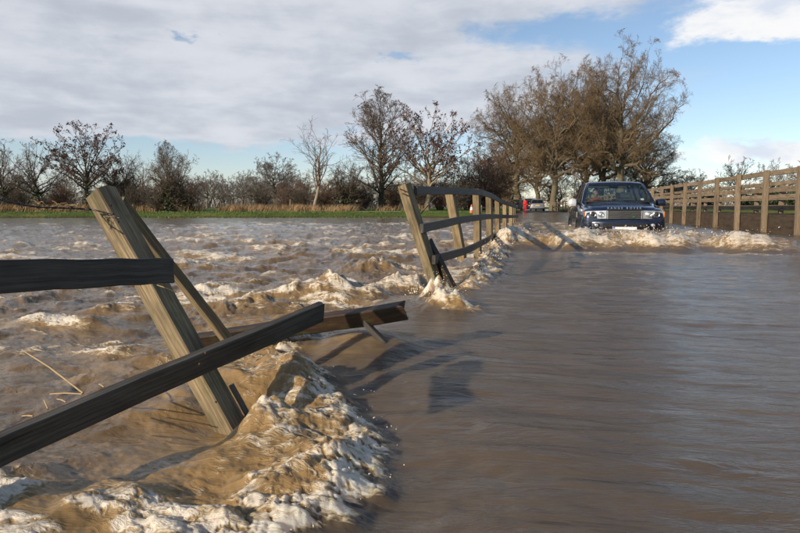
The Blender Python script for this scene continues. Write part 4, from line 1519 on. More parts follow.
def debris():
    # rail torn off and jammed across the stream, with its stake
    p0, p1 = at(196, 343, 3.35), at(408, 310, 3.30)
    f = thing('broken_rail', 'broken reddish brown rail jammed across the stream, mossy at its splintered end', 'rail', (p0.x, p0.y, -0.3))
    board('rail', [p0, at(300, 325.5, 3.35), p1], 0.088, 0.075, (0.1, 0.95, 0.25), WOOD_RED, f, seg=12, jag1=0.05, jag0=0.02, ch=0.006, warp=0.004)
    board('stake', [at(364, 321, 3.30), at(392, 350, 3.26), at(405, 364, 3.24)], 0.032, 0.03, (0.4, 0.9, 0), WOOD_RAIL, f, seg=5, ch=0.003)
    # dead reed stalks leaning on the low rail
    stal = [((22, 350), (83, 393), 2.6, 2.15, 0.0040, STRAW, 'long pale reed stalk leaning against the tilted lower rail'),
            ((50, 394), (82, 394), 2.3, 2.15, 0.0032, STRAW, 'short pale reed lying level against the lower rail'),
            ((44, 400), (48, 409), 2.15, 2.0, 0.0035, STRAW, 'stub of pale reed standing behind the lower rail'),
            ((57, 399), (66, 402), 2.15, 2.0, 0.003, STRAW, 'tiny bit of reed by the long stalk'),
            ((22, 416), (33, 416), 2.0, 1.9, 0.003, STRAW, 'scrap of pale reed on the water near the lower rail'),
            ((2, 383), (17, 392), 2.4, 2.3, 0.003, STRAWD, 'dark bent stalk floating on the brown water'),
            ((99, 384), (104, 387), 2.25, 2.2, 0.003, STRAW, 'crumb of pale reed furthest along the lower rail'),
            ((157, 285), (176, 292), 2.20, 2.16, 0.0022, STRAW, 'stem of straw caught under the upper rail on the leaning post'),
            ((371, 205), (388, 188), 6.4, 6.1, 0.006, WIRE, 'loose strand of fence wire curling beside the second leaning post')]
    for (a, b, d0, d1, r, mt, lab) in stal:
        A, B = at(a[0], a[1], d0), at(b[0], b[1], d1)
        if mt is WIRE:
            A = at(a[0] + 47, a[1] + 3, d0)
            B = at(b[0] + 48, b[1] + 8, d1)
            A, B = at(419, 216, 6.3), at(436, 197, 6.25)
        dr = (B - A)
        n = 8
        ps = [dr * (k / n) + Vector((0, 0, (0.004 * math.sin(math.pi * k / n) + 0.018 * min(k, n - k) / n) * dr.length)) for k in range(n + 1)]
        rad = [0.8 * r * (1.25 if k in (2, 5) else 1.0) * (0.75 + 0.25 * k / n) for k in range(n + 1)]
        m = MB().tube(ps, rad, 6)
        tag(m.build('wire_strand' if mt is WIRE else 'reed_stalk', mt, None, smooth=True, loc=A), lab, 'wire' if mt is WIRE else 'reed')


debris()


def far_fence():
    b0 = at(FENCE_X[0], 288, FENCE_D[0])
    f = thing('timber_fence', 'leaning post and rail fence along the road edge, its feet torn by the stream', 'fence', (b0.x, b0.y, -0.6))
    tops, rr = [], random.Random(3)
    n = len(FENCE_D)
    for k in range(n):
        d = FENCE_D[k]
        top = at(FENCE_TOPX[k], TOP_Y[k], d)
        low = at(FENCE_X[k], {0: 290, 1: 264, 2: 259}.get(k, 262 - 3.5 * k), d)
        if k not in (1, 2):
            low = low + (low - top).normalized() * 0.35
        w = 0.115 if k == 0 else 0.105
        # posts stand behind the rails (rails on the road side)
        board('post', [low, top], w, 0.10, (0.93, -0.36, 0) if k == 0 else (0.25, 0.97, 0), WOOD_POST if k == 0 else WOOD_POST_FAR, f, seg=8, jag0=0.10 if k in (1, 2) else 0, jag1=0.012, rnd=rr)
        tops.append(top)
    # extra far posts to the fence's vanishing end
    for px, d in ((513, 22.5), (514.5, 26)):
        board('post', [at(px, 226, d), at(px, 206, d)], 0.10, 0.10, (0.25, 0.97, 0), WOOD_POST_FAR, f, seg=3, rnd=rr)
    off = Vector((0.075, -0.01, 0))

    def run(ys, ks, name='rail', mat=WOOD_RAIL, w=0.088, start=0.0, end=0.0, dy0=0.0, jag0=0.01, jag1=0.01):
        pts = []
        for k in ks:
            px = FENCE_TOPX[k] + (FENCE_X[k] - FENCE_TOPX[k]) * min(1, max(0, (ys[k] - TOP_Y[k]) / (285 - 184 if k == 0 else 70)))
            pts.append(at(px, ys[k], FENCE_D[k]) + off)
        d0 = (pts[0] - pts[1]).normalized()
        d1 = (pts[-1] - pts[-2]).normalized()
        pts[0] = pts[0] + d0 * start + Vector((0, 0, dy0))
        pts[-1] = pts[-1] + d1 * end
        board(name, pts, w, 0.036, (1, 0.03, 0), mat, f, seg=4 * (len(pts) - 1) + 2, jag0=jag0, jag1=jag1, ch=0.004, rnd=rr)
    run(RAIL1, (0, 1, 2), start=-0.06, end=0.0)
    run(RAIL1, (2, 3, 4), start=0.0, end=0.0)
    run(RAIL1, (4, 5, 6), start=0.0, end=3.0)
    run(RAIL2, (0, 1), start=0.10, end=0.12, dy0=-0.05)
    run(RAIL2, (1, 2, 3), start=0.05, end=0.0)
    run(RAIL2, (3, 4, 5), start=0.0, end=0.0)
    run(RAIL2, (5, 6), start=0.0, end=3.0)
    run(RAIL3, (0, 1, 2), start=0.10, end=0.0)
    run(RAIL3, (2, 3, 4), start=0.0, end=0.0)
    run(RAIL3, (4, 5, 6), start=0.0, end=1.0)
    # rusty bolt marks at the head of the leaning post
    for px, py in ((402.5, 190), (405, 194.5)):
        p = at(px, py, FENCE_D[0] - 0.09)
        m = MB().box(p - f.location, (0.06, 0.012, 0.012), Euler((0.1, 0.35, 0.3)).to_matrix(), 0.003)
        m.build('staple', RUST, f)
    # splintered stump beside the leaning post
    a, b = at(427, 240, 6.35), at(456, 296, 6.15)
    s = board('broken_stump', [b, a], 0.09, 0.07, (0.6, 0.8, 0), WOOD_RED, None, seg=7, jag1=0.08, jag0=0.0, warp=0.003)
    tag(s, 'splintered short timber leaning in the splash at the foot of the leaning fence', 'timber')


far_fence()


# ------------------------------------------------------------------ footbridge beside the road
def footbridge():
    pf, pr = at(770, 207, 14.0), at(780.6, 207, 17.0)
    XF, XR, SPC = pf.x, pr.x, 1.815
    print('bridge', pf, at(654, 207, 26.5), pr)
    f = thing('footbridge', 'long raised timber footbridge with two rows of post and rail handrails beside the road', 'footbridge', (6.3, 12.0, -0.9))
    rr = random.Random(12)
    first = pf.y - SPC * 6
    ys = [first + SPC * k for k in range(0, 43)]
    dk = 0.36

    def fx(y):
        return -0.112 * max(0, y - 64)

    def dz(y):
        return -0.016 * max(0, y - 64)

    for y in ys:
        j = rr.uniform(-0.012, 0.012)
        board('post', [(XF - 0.105 + fx(y), y + j, -0.35), (XF - 0.105 + fx(y) + rr.uniform(-0.02, 0.02), y + j, 1.37 + dz(y) + rr.uniform(-0.01, 0.015))], 0.125, 0.10, (1, 0, 0), WOOD_BRIDGE, f, seg=3, ch=0.006, rnd=rr)
        y2 = y + pr.y - pf.y - SPC
        board('post', [(XR + fx(y2), y2, -0.3), (XR + fx(y2) + rr.uniform(-0.02, 0.02), y2, 1.18 + dz(y2) + rr.uniform(-0.01, 0.015))], 0.125, 0.10, (1, 0, 0), WOOD_BRIDGE, f, seg=2, ch=0.006, rnd=rr)
    for k in range(0, len(ys) - 2, 2):
        ya, yb = ys[k], ys[k + 2]
        za = rr.uniform(-0.006, 0.006)

        def rail(x, z, w, t):
            z = z + dz(yb) + rr.uniform(-0.008, 0.008)
            board('rail', [(x + fx(ya), ya + 0.003, z + rr.uniform(-0.008, 0.008)), (x + fx((ya + yb) / 2), (ya + yb) / 2, z), (x + fx(yb), yb - 0.003, z + rr.uniform(-0.008, 0.008))], w, t, (1, 0, 0), WOOD_BRIDGE, f, seg=4, ch=0.005, rnd=rr)
        # front row: top rail capped on the posts, then two lower rails behind them
        rail(XF - 0.03, 1.315, 0.11, 0.045)
        rail(XF - 0.03, 1.08, 0.085, 0.04)
        rail(XF - 0.03, 0.79, 0.085, 0.04)
        # rear row: broad boards
        rail(XR - 0.075, 1.04, 0.145, 0.04)
        rail(XR - 0.075, 0.80, 0.10, 0.04)
        rail(XR - 0.075, 0.55, 0.145, 0.04)
        # edge beams of the deck
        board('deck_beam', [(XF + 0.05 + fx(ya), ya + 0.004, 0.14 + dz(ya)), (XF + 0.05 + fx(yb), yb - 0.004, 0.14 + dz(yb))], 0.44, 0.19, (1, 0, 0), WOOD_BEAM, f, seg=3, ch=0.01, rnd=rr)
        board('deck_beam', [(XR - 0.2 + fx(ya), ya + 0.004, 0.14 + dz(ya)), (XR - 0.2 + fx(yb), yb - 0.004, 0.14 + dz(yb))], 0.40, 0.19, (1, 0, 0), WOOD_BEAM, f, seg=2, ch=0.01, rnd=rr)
    # deck planks, seen only edge-on
    vs, fs = [], []
    y = ys[0]
    while y < ys[-1]:
        h = dk + rr.uniform(-0.004, 0.004)
        h += dz(y)
        x0, x1 = XF - 0.04 + fx(y), XR - 0.06 + fx(y)
        b = len(vs)
        for (xx, yy, zz) in ((x0, y, h), (x1, y, h), (x1, y + 0.14, h), (x0, y + 0.14, h), (x0, y, h + 0.04), (x1, y, h + 0.04), (x1, y + 0.14, h + 0.04), (x0, y + 0.14, h + 0.04)):
            vs.append(Vector((xx, yy, zz)) - f.location)
        for q in ((0, 3, 2, 1), (4, 5, 6, 7), (0, 1, 5, 4), (1, 2, 6, 5), (2, 3, 7, 6), (3, 0, 4, 7)):
            fs.append(tuple(b + i for i in q))
        y += 0.15
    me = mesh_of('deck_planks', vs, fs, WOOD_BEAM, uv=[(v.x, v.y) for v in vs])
    put('deck_planks', me, f)['kind'] = 'stuff'
    for k in range(0, len(ys), 3):
        for x in (XF + 0.05, XR - 0.2):
            m = MB().tube([Vector((x + fx(ys[k]), ys[k] + 0.3, -1.1)) - f.location, Vector((x + fx(ys[k]), ys[k] + 0.3, -0.085)) - f.location], 0.10, 10)
            m.build('pile', WOOD_BEAM, f, smooth=True)


footbridge()


# ------------------------------------------------------------------ people
def skin_body(name, joints, edges, radii, mat, parent=None, loc=(0, 0, 0), sub=2, flat=1.0):
    me = bpy.data.meshes.new(name)
    me.from_pydata(joints, edges, [])
    o = bpy.data.objects.new(name, me)
    COL.objects.link(o)
    sk = o.modifiers.new('skin', 'SKIN')
    sk.use_smooth_shade = True
    sv = me.skin_vertices[0].data
    for i, r in enumerate(radii):
        sv[i].radius = (r, r) if not hasattr(r, '__len__') else r
        sv[i].use_root = (i == 0)
    ss_ = o.modifiers.new('sub', 'SUBSURF')
    ss_.levels = ss_.render_levels = sub
    dg = bpy.context.evaluated_depsgraph_get()
    me2 = bpy.data.meshes.new_from_object(o.evaluated_get(dg))
    bpy.data.objects.remove(o)
    me2.materials.clear()
    me2.materials.append(mat)
    me2.polygons.foreach_set('use_smooth', [True] * len(me2.polygons))
    return put(name, me2, parent, loc)


def head_parts(parent, c, r=0.105, facing=(0, -1, 0)):
    """head with brow, nose, chin, ears and hair; c = head centre"""
    f = Vector(facing).normalized()
    sd_ = Vector((-f.y, f.x, 0))
    up = Vector((0, 0, 1))
    bm = bmesh.new()
    bmesh.ops.create_uvsphere(bm, u_segments=20, v_segments=16, radius=1.0)
    for v in bm.verts:
        x, y, z = v.co                       # y = -1 forward
        k = 1.0
        if z < 0:
            k = 1 - 0.28 * (-z) ** 1.3
        yy = y * 0.98
        if y < 0 and z < -0.3:
            yy -= 0.08 * (-z)
        if y < -0.6 and abs(x) < 0.22 and -0.35 < z < 0.12:
            yy -= 0.22 * (1 - abs(x) / 0.22) * (0.12 - z) / 0.47     # nose
        if y < -0.5 and 0.0 < z < 0.22 and 0.16 < abs(x) < 0.6:
            yy += 0.07                                                # eye hollow
        if abs(x) > 0.86 and abs(z) < 0.3 and abs(y) < 0.35:
            x *= 1.16                                                 # ear
        v.co = (x * 0.76 * k, yy * 0.92, z * 1.16)
    me = bpy.data.meshes.new('head')
    for v in bm.verts:
        x, y, z = v.co
        v.co = (sd_ * x + f * (-y) + up * z) * r + Vector(c)
    bm.to_mesh(me)
    bm.free()
    me.materials.append(SKIN)
    me.polygons.foreach_set('use_smooth', [True] * len(me.polygons))
    h = put('head', me, parent)
    bm = bmesh.new()
    bmesh.ops.create_uvsphere(bm, u_segments=20, v_segments=14, radius=1.0)
    kill = [v for v in bm.verts if (v.co.y < -0.35 and v.co.z < 0.40) or v.co.z < -0.45]
    bmesh.ops.delete(bm, geom=kill, context='VERTS')
    for v in bm.verts:
        x, y, z = v.co
        q = 1.0 + 0.05 * math.sin(9 * x + 5 * z)
        v.co = (sd_ * (x * 0.90 * q) + f * (-y * 1.03 * q - 0.02) + up * (z * 1.25 + 0.03)) * r + Vector(c)
    me = bpy.data.meshes.new('hair')
    bm.to_mesh(me)
    bm.free()
    me.materials.append(HAIR)
    me.polygons.foreach_set('use_smooth', [True] * len(me.polygons))
    put('hair', me, h)
    m = MB()
    for s in (-1, 1):
        m.lathe(Vector(c) + sd_ * (0.30 * r * s) + f * (0.80 * r) + up * (0.10 * r), f, [(-0.01, 0.011), (0.004, 0.010), (0.008, 0.004)], 8)
    m.build('eyes', DASH, h, smooth=True)
    MB().tube([Vector(c) + sd_ * (x * r) + f * (0.83 * r) + up * (-0.55 * r) for x in (-0.25, 0, 0.25)], 0.007, 6).build('mouth', REDLENS, h, smooth=True)
    return h


def standing_person(label, loc, coat, trousers, facing, hgt=1.7, name='person'):
    t = thing(name, label, 'person', loc, 0)
    s = hgt / 1.72
    # one continuous clothed figure
    J = [(0, 0, 0.92), (0, 0, 1.08), (0, -0.01, 1.26), (0, 0, 1.40), (0, 0.0, 1.50),
         (-0.19, 0, 1.39), (-0.25, 0.02, 1.13), (-0.24, -0.05, 0.88), (-0.24, -0.07, 0.79),
         (0.19, 0, 1.39), (0.25, 0.02, 1.13), (0.23, -0.06, 0.89), (0.23, -0.09, 0.80)]
    E = [(0, 1), (1, 2), (2, 3), (3, 4), (3, 5), (5, 6), (6, 7), (7, 8), (3, 9), (9, 10), (10, 11), (11, 12)]
    Rr = [(0.185, 0.135), (0.17, 0.125), (0.18, 0.13), (0.14, 0.10), 0.055, 0.075, 0.058, 0.045, 0.035, 0.075, 0.058, 0.045, 0.035]
    J = [(a * s, b * s, c * s) for a, b, c in J]
    skin_body('coat', J, E, Rr, coat, t)
    J = [(0, 0, 0.90), (-0.095, 0, 0.82), (-0.11, -0.02, 0.48), (-0.115, 0.01, 0.09), (-0.12, -0.12, 0.04), (0.095, 0, 0.82), (0.11, 0.01, 0.48), (0.12, 0.04, 0.09), (0.125, -0.09, 0.04)]
    E = [(0, 1), (1, 2), (2, 3), (3, 4), (0, 5), (5, 6), (6, 7), (7, 8)]
    skin_body('legs', [(a * s, b * s, c * s) for a, b, c in J], E, [0.13, 0.095, 0.065, 0.05, 0.038, 0.095, 0.065, 0.05, 0.038], trousers, t)
    head_parts(t, (0, 0, 1.61 * s), 0.108, facing)
    return t


# ------------------------------------------------------------------ the blue car
def section(w, zb, zs, zt, crown):
    """one half cross-section of the lower body, mirrored: (x, z)"""
    h = [(0.0, zb), (0.62 * w, zb), (0.90 * w, zb + 0.03), (0.985 * w, zb + 0.14), (w, zb + 0.30), (0.995 * w, zs - 0.10), (0.965 * w, zs), (0.86 * w, zt), (0.45 * w, zt + crown), (0.0, zt + crown * 1.15)]
    return [(x, z) for x, z in h] + [(-x, z) for x, z in h[-2:0:-1]]


CARP = at(625.0, 207, 14.75)


def blue_car():
    c = thing('offroad_car', 'dark blue four wheel drive car pushing a bow wave through the flood', 'car', (CARP.x, CARP.y, -0.56), 0)
    # y runs backwards from the nose; y = 0 at the bumper
    st = [(0.04, .80, .42, .86, .90, .0), (0.08, .86, .38, .98, 1.02, .015), (0.16, .905, .36, 1.02, 1.065, .025), (0.40, .945, .36, 1.04, 1.10, .03), (0.9, .962, .36, 1.07, 1.15, .03), (1.30, .965, .36, 1.11, 1.225, .03),
          (1.6, .965, .36, 1.13, 1.25, .0), (2.5, .965, .36, 1.13, 1.25, .0), (3.6, .965, .36, 1.13, 1.245, .0), (4.3, .95, .37, 1.11, 1.19, .0), (4.68, .90, .40, 1.08, 1.15, .0), (4.78, .82, .45, 1.0, 1.06, .0)]
    m = MB()
    m.loft([[Vector((x, y, z)) for x, z in section(w, zb, zs, zt, cr)] for (y, w, zb, zs, zt, cr) in st])
    m.build('body', PAINT, c, smooth=True)
    # clamshell bonnet with a raised centre and its shut lines
    m = MB()
    rows = []
    for y, w, z in ((0.10, 0.70, 1.075), (0.16, 0.735, 1.104), (0.45, 0.755, 1.142), (0.9, 0.765, 1.205), (1.22, 0.77, 1.262)):
        rows.append([Vector((x * w, y + 0.10 * x * x * (1 if y < 0.2 else 0.3), z + q)) for x, q in ((-1, -.035), (-.93, .0), (-.62, .012), (-.58, .024), (0, .032), (.58, .024), (.62, .012), (.93, .0), (1, -.035))]
                    + [Vector((x * w, y, z - 0.06)) for x in (0.9, 0, -0.9)])
    m.loft(rows)
    m.build('bonnet', PAINT, c, smooth=True)
    # lettering along the bonnet's leading edge
    cu = bpy.data.curves.new('lettering', 'FONT')
    cu.body = 'RANGE ROVER'
    cu.size = 0.072
    cu.space_character = 1.75
    cu.extrude = 0.002
    cu.align_x = 'CENTER'
    to = bpy.data.objects.new('lettering_curve', cu)
    COL.objects.link(to)
    dg = bpy.context.evaluated_depsgraph_get()
    tm = bpy.data.meshes.new_from_object(to.evaluated_get(dg))
    bpy.data.objects.remove(to)
    tm.materials.clear()
    tm.materials.append(LETTER)
    L = put('bonnet_lettering', tm, c, (0, 0.086, 1.082))
    L.rotation_euler = (R(62), 0, 0)
    # front: grille
    fr = MB().box((0, 0.045, 0.955), (0.80, 0.05, 0.225), None, 0.012).build('grille', BLACKP, c)
    for z in (0.870, 0.918, 0.966, 1.014):
        MB().box((0, 0.014, z), (0.735, 0.03, 0.022), Euler((R(20), 0, 0)).to_matrix(), 0.006).build('grille_slat', CHROME, fr)
    for x in (-0.375, 0.375):
        MB().box((x, 0.016, 0.945), (0.03, 0.03, 0.20), None, 0.006).build('grille_frame', CHROME, fr)
    MB().lathe((0.2, -0.006, 0.893), (0, -1, 0), [(0, 0.03), (0.006, 0.028), (0.008, 0.015)], 16).build('badge', GREENB, fr, smooth=True)
    # headlights
    for s in (-1, 1):
        hl = MB()
        ring = []
        for (x, z) in ((0.40, 0.855), (0.40, 1.045), (0.80, 1.045), (0.875, 1.02), (0.875, 0.90), (0.80, 0.855)):
            ring.append((x, z))
        back = [Vector((s * x, 0.16 + max(0, x - 0.62) * 0.55, z)) for x, z in ring]
        front = [Vector((s * x, 0.012 + max(0, x - 0.62) ** 1.4 * 0.62, z)) for x, z in ring]
        hl.loft([back, front])
        h = hl.build('headlight', REFLECT, c)
        for (x, r, y) in ((0.525, 0.068, -0.005), (0.695, 0.072, 0.015)):
            MB().lathe((s * x, y + 0.03, 0.955), (0, -1, 0), [(0.0, r), (0.032, r), (0.036, r * 0.9), (0.022, r * 0.72)], 20).build('lamp_ring', CHROME, h, smooth=True)
            MB().lathe((s * x, y + 0.02, 0.955), (0, -1, 0), [(0.0, r * 0.7), (0.02, r * 0.62), (0.034, r * 0.3)], 16).build('lamp_bulb', DASH if x > .6 else REFLECT, h, smooth=True)
        MB().box((s * 0.862, 0.135, 0.955), (0.03, 0.10, 0.13), Euler((0, 0, s * R(28))).to_matrix(), 0.01).build('indicator', AMBER, h)
    # bumper, intake, fog lamps, plate
    m = MB()
    rows = []
    for x in (-0.93, -0.86, -0.70, -0.35, 0, 0.35, 0.70, 0.86, 0.93):
        y = -0.055 + 0.30 * (abs(x) / 0.93) ** 5 + 0.03 * abs(x)
        rows.append([Vector((x, y + a, z)) for a, z in ((0.10, 0.40), (0.015, 0.43), (0.0, 0.56), (-0.01, 0.74), (0.0, 0.80), (0.05, 0.835), (0.17, 0.838), (0.19, 0.40))])
    m.loft(rows)
    b = m.build('bumper', PAINT, c, smooth=True)
    MB().box((0, -0.052, 0.70), (0.98, 0.05, 0.10), None, 0.012).build('air_intake', BLACKP, b)
    MB().box((0, -0.05, 0.50), (1.2, 0.05, 0.10), None, 0.02).build('air_intake', BLACKP, b)
    for s in (-1, 1):
        fg = MB().lathe((s * 0.62, 0.02, 0.70), (0, -1, 0), [(0, 0.062), (0.05, 0.062), (0.056, 0.052), (0.045, 0.045)], 18).build('fog_lamp', BLACKP, b, smooth=True)
        MB().lathe((s * 0.62, 0.0, 0.70), (0, -1, 0), [(0, 0.044), (0.03, 0.040), (0.038, 0.02)], 16).build('lamp_bulb', REFLECT, b, smooth=True)
    pl = MB().box((0, -0.082, 0.605), (0.52, 0.012, 0.112), None, 0.003).build('number_plate', WHITE, c)
    MB().box((-0.235, -0.0895, 0.605), (0.045, 0.004, 0.106)).build('plate_band', BLUEP, pl)
    # wheels and arches
    for y in (0.93, 3.68):
        for s in (-1, 1):
            m = MB()
            n = 14
            ring = []
            for k in range(n + 1):
                a = math.pi * (-0.08 + 1.16 * k / n)
                ring.append([Vector((s * xx, y + rr_ * math.cos(a), 0.40 + rr_ * math.sin(a))) for xx, rr_ in ((0.90, 0.40), (0.985, 0.415), (0.99, 0.47), (0.90, 0.50))])
            m.loft(ring)
            m.build('wheel_arch', BLACKP, c, smooth=True)
            w = MB().lathe((s * 0.76, y, 0.38), (s, 0, 0), [(0, 0.30), (0.01, 0.365), (0.05, 0.385), (0.18, 0.385), (0.222, 0.362), (0.228, 0.27), (0.20, 0.25)], 30).build('wheel', RUBBER, c, smooth=True)
            rim = MB().lathe((s * 0.93, y, 0.38), (s, 0, 0), [(0, 0.25), (0.035, 0.248), (0.04, 0.225), (0.012, 0.20), (0.01, 0.07), (0.035, 0.05)], 24)
            for k in range(5):
                a = 2 * math.pi * k / 5 + 0.3
                rim.tube([Vector((s * 0.966, y + 0.05 * math.cos(a), 0.38 + 0.05 * math.sin(a))), Vector((s * 0.96, y + 0.23 * math.cos(a), 0.38 + 0.23 * math.sin(a)))], [0.035, 0.026], 6)
            rim.build('rim', SILVER, w, smooth=True)
    # cabin: pillars, roof, glass
    A = lambda s: Vector((s * 0.835, 1.16, 1.245))
    B = lambda s: Vector((s * 0.665, 1.92, 1.745))
    C_ = lambda s: Vector((s * 0.655, 4.25, 1.765))
    D = lambda s: Vector((s * 0.80, 4.62, 1.20))
    for s in (-1, 1):
        MB().loft([[p + Vector((s * dx, dy, 0)) for dx, dy in ((-.035, -.03), (.03, -.02), (.035, .05), (-.03, .05))] for p in (A(s), A(s).lerp(B(s), .5) + Vector((s * 0.012, 0, .012)), B(s))]).build('front_pillar', PAINT, c, smooth=True)
        for y in (2.55, 3.45):
            q = (y - 1.2) / 3.4
            lo, hi = Vector((s * 0.845, y, 1.20)), Vector((s * 0.668, y + 0.05, 1.75))
            MB().loft([[p + Vector((s * dx, dy, 0)) for dx, dy in ((-.025, -.06), (.012, -.06), (.012, .06), (-.025, .06))] for p in (lo, hi)]).build('side_pillar', BLACKP, c)
        MB().loft([[p + Vector((s * dx, dy, 0)) for dx, dy in ((-.03, -.14), (.02, -.14), (.02, .08), (-.03, .08))] for p in (D(s), C_(s))]).build('rear_pillar', PAINT, c, smooth=True)
        # side glass, one pane per opening
        for (ya, yb, yc, yd) in ((1.27, 2.49, 2.55, 1.98), (2.61, 3.39, 3.45, 2.66), (3.51, 4.46, 4.15, 3.56)):
            v = [Vector((s * 0.838, ya, 1.21)), Vector((s * 0.838, yb, 1.21)), Vector((s * 0.668, yc, 1.735)), Vector((s * 0.668, yd, 1.735))]
            v2 = [p + Vector((-s * 0.005, 0, 0)) for p in v]
            MB().loft([v, v2]).build('side_window', GLASSD, c)
        MB().tube([Vector((s * .86, 1.25, 1.205)), Vector((s * .868, 3.0, 1.21)), Vector((s * .84, 4.5, 1.205))], 0.013, 6).build('window_trim', BLACKP, c, smooth=True)
        # door shut lines, handles, side vent
        for y in (1.52, 2.58, 3.50):
            MB().box((s * 0.966, y, 0.80), (0.006, 0.010, 0.62)).build('door_gap', BLACKP, c)
        for y in (2.38, 3.32):
            MB().box((s * 0.973, y, 0.985), (0.03, 0.20, 0.035), None, 0.01).build('door_handle', PAINT, c)
        MB().box((s * 0.966, 1.36, 0.93), (0.014, 0.16, 0.15), None, 0.006).build('side_vent', CHROME, c)
        # mirrors: caps alike, but sun and shade between them put into their colours
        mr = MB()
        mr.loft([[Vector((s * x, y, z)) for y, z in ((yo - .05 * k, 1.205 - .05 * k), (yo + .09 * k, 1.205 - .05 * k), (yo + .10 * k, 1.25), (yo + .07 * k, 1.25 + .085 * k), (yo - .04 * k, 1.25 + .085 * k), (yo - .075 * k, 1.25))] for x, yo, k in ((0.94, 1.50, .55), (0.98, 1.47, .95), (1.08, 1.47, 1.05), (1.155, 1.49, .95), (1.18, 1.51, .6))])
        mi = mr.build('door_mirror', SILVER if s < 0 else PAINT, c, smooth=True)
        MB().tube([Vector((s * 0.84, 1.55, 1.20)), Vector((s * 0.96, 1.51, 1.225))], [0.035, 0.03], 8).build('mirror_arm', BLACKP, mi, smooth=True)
    # roof
    m = MB()
    rows = []
    for y, w, z in ((1.90, .655, 1.735), (1.97, .69, 1.755), (2.3, .70, 1.785), (3.2, .70, 1.80), (4.1, .69, 1.785), (4.32, .67, 1.75)):
        rows.append([Vector((x * w, y + (0.03 * (1 - x * x) * (-1 if y < 2 else 0)), z + q)) for x, q in ((-1, -.03), (-.93, .01), (-.6, .032), (0, .045), (.6, .032), (.93, .01), (1, -.03))] + [Vector((x * w, y, z - .055)) for x in (.9, 0, -.9)])
    m.loft(rows)
    m.build('roof', PAINT, c, smooth=True)
    # windscreen and rear screen (slightly bowed sheets with thickness)
    def screen(name, lo, hi, bow, mat):
        m = MB()
        rows = []
        for k in range(9):
            x = -1 + 2 * k / 8
            dyl = bow * (1 - x * x)
            l = Vector((x * lo[0], lo[1] - dyl, lo[2]))
            h = Vector((x * hi[0], hi[1] - dyl * 0.7, hi[2]))
            rows.append([l, h, h + Vector((0, 0.006, 0)), l + Vector((0, 0.006, 0))])
        return m.loft(rows).build(name, mat, c, smooth=True)
    screen('windscreen', (0.80, 1.175, 1.262), (0.645, 1.925, 1.735), 0.06, GLASS)
    screen('rear_screen', (0.77, 4.63, 1.21), (0.64, 4.27, 1.74), -0.05, GLASS)
    MB().box((0, 1.16, 1.258), (1.56, 0.14, 0.03), None, 0.01).build('scuttle', BLACKP, c)
    for x in (-0.25, 0.42):
        MB().tube([Vector((x + 0.3, 1.14, 1.278)), Vector((x - 0.28, 1.155, 1.296))], [0.010, 0.006], 6).build('wiper', BLACKP, c, smooth=True)
    # cabin fittings
    MB().box((0, 1.62, 1.13), (1.55, 0.52, 0.22), None, 0.06).build('dashboard', DASH, c, smooth=True)
    sw = MB()
    pts = [Vector((-0.40 + 0.185 * math.cos(a), 1.98 + 0.07 * math.sin(a), 1.14 + 0.17 * math.sin(a))) for a in [2 * math.pi * k / 20 for k in range(21)]]
    sw.tube(pts, 0.016, 6)
    sw.tube([Vector((-0.58, 1.98, 1.14)), Vector((-0.22, 1.98, 1.14))], 0.02, 6)
    sw.build('steering_wheel', DASH, c, smooth=True)
    for s in (-1, 1):
        for y in (2.45, 3.35):
            st_ = MB().box((s * 0.40, y, 0.72), (0.50, 0.52, 0.16), None, 0.05)
            st_.box((s * 0.40, y + 0.28, 1.06), (0.48, 0.14, 0.62), Euler((R(-12), 0, 0)).to_matrix(), 0.05)
            sseat = st_.build('seat', CREAM, c, smooth=True)
            MB().box((s * 0.40, y + 0.37, 1.46), (0.27, 0.10, 0.17), Euler((R(-8), 0, 0)).to_matrix(), 0.04).build('head_rest', CREAM, sseat, smooth=True)
    MB().box((0, 3.2, 0.55), (1.7, 2.6, 0.03)).build('cabin_floor', DASH, c)
    MB().box((0, 2.06, 1.655), (0.22, 0.035, 0.065), None, 0.015).build('rear_view_mirror', BLACKP, c, smooth=True)
    MB().box((0.60, 1.37, 1.325), (0.075, 0.003, 0.075), Euler((R(-53), 0, 0)).to_matrix()).build('windscreen_disc', WHITE, c)
    # driver, seated in the right hand seat
    dx = -0.40
    c.scale = (1.03, 1.0, 1.0)
    p = thing('person', 'driver in an orange jumper at the wheel of the blue car', 'person', (CARP.x + dx, CARP.y + 2.42, -0.56))
    J = [(0, 0.10, 0.86), (0, 0.13, 1.02), (0, 0.10, 1.20), (0, 0.07, 1.31), (0, 0.04, 1.40),
         (-0.18, 0.06, 1.29), (-0.24, -0.16, 1.10), (-0.15, -0.38, 1.21), (-0.13, -0.43, 1.24), (0.18, 0.06, 1.29), (0.24, -0.16, 1.10), (0.15, -0.38, 1.21), (0.13, -0.43, 1.24),
         (-0.10, -0.02, 0.84), (-0.13, -0.42, 0.90), (-0.13, -0.62, 0.62), (0.10, -0.02, 0.84), (0.13, -0.42, 0.90), (0.13, -0.62, 0.62)]
    E = [(0, 1), (1, 2), (2, 3), (3, 4), (3, 5), (5, 6), (6, 7), (7, 8), (3, 9), (9, 10), (10, 11), (11, 12), (0, 13), (13, 14), (14, 15), (0, 16), (16, 17), (17, 18)]
    Rr = [(.16, .12), (.15, .115), (.17, .12), (.12, .09), .05, .07, .052, .042, .033, .07, .052, .042, .033, .085, .065, .05, .085, .065, .05]
    skin_body('body', J, E, Rr, ORANGE_CL, p)
    head_parts(p, (0, 0.03, 1.52), 0.108, (0.15, -1, 0))
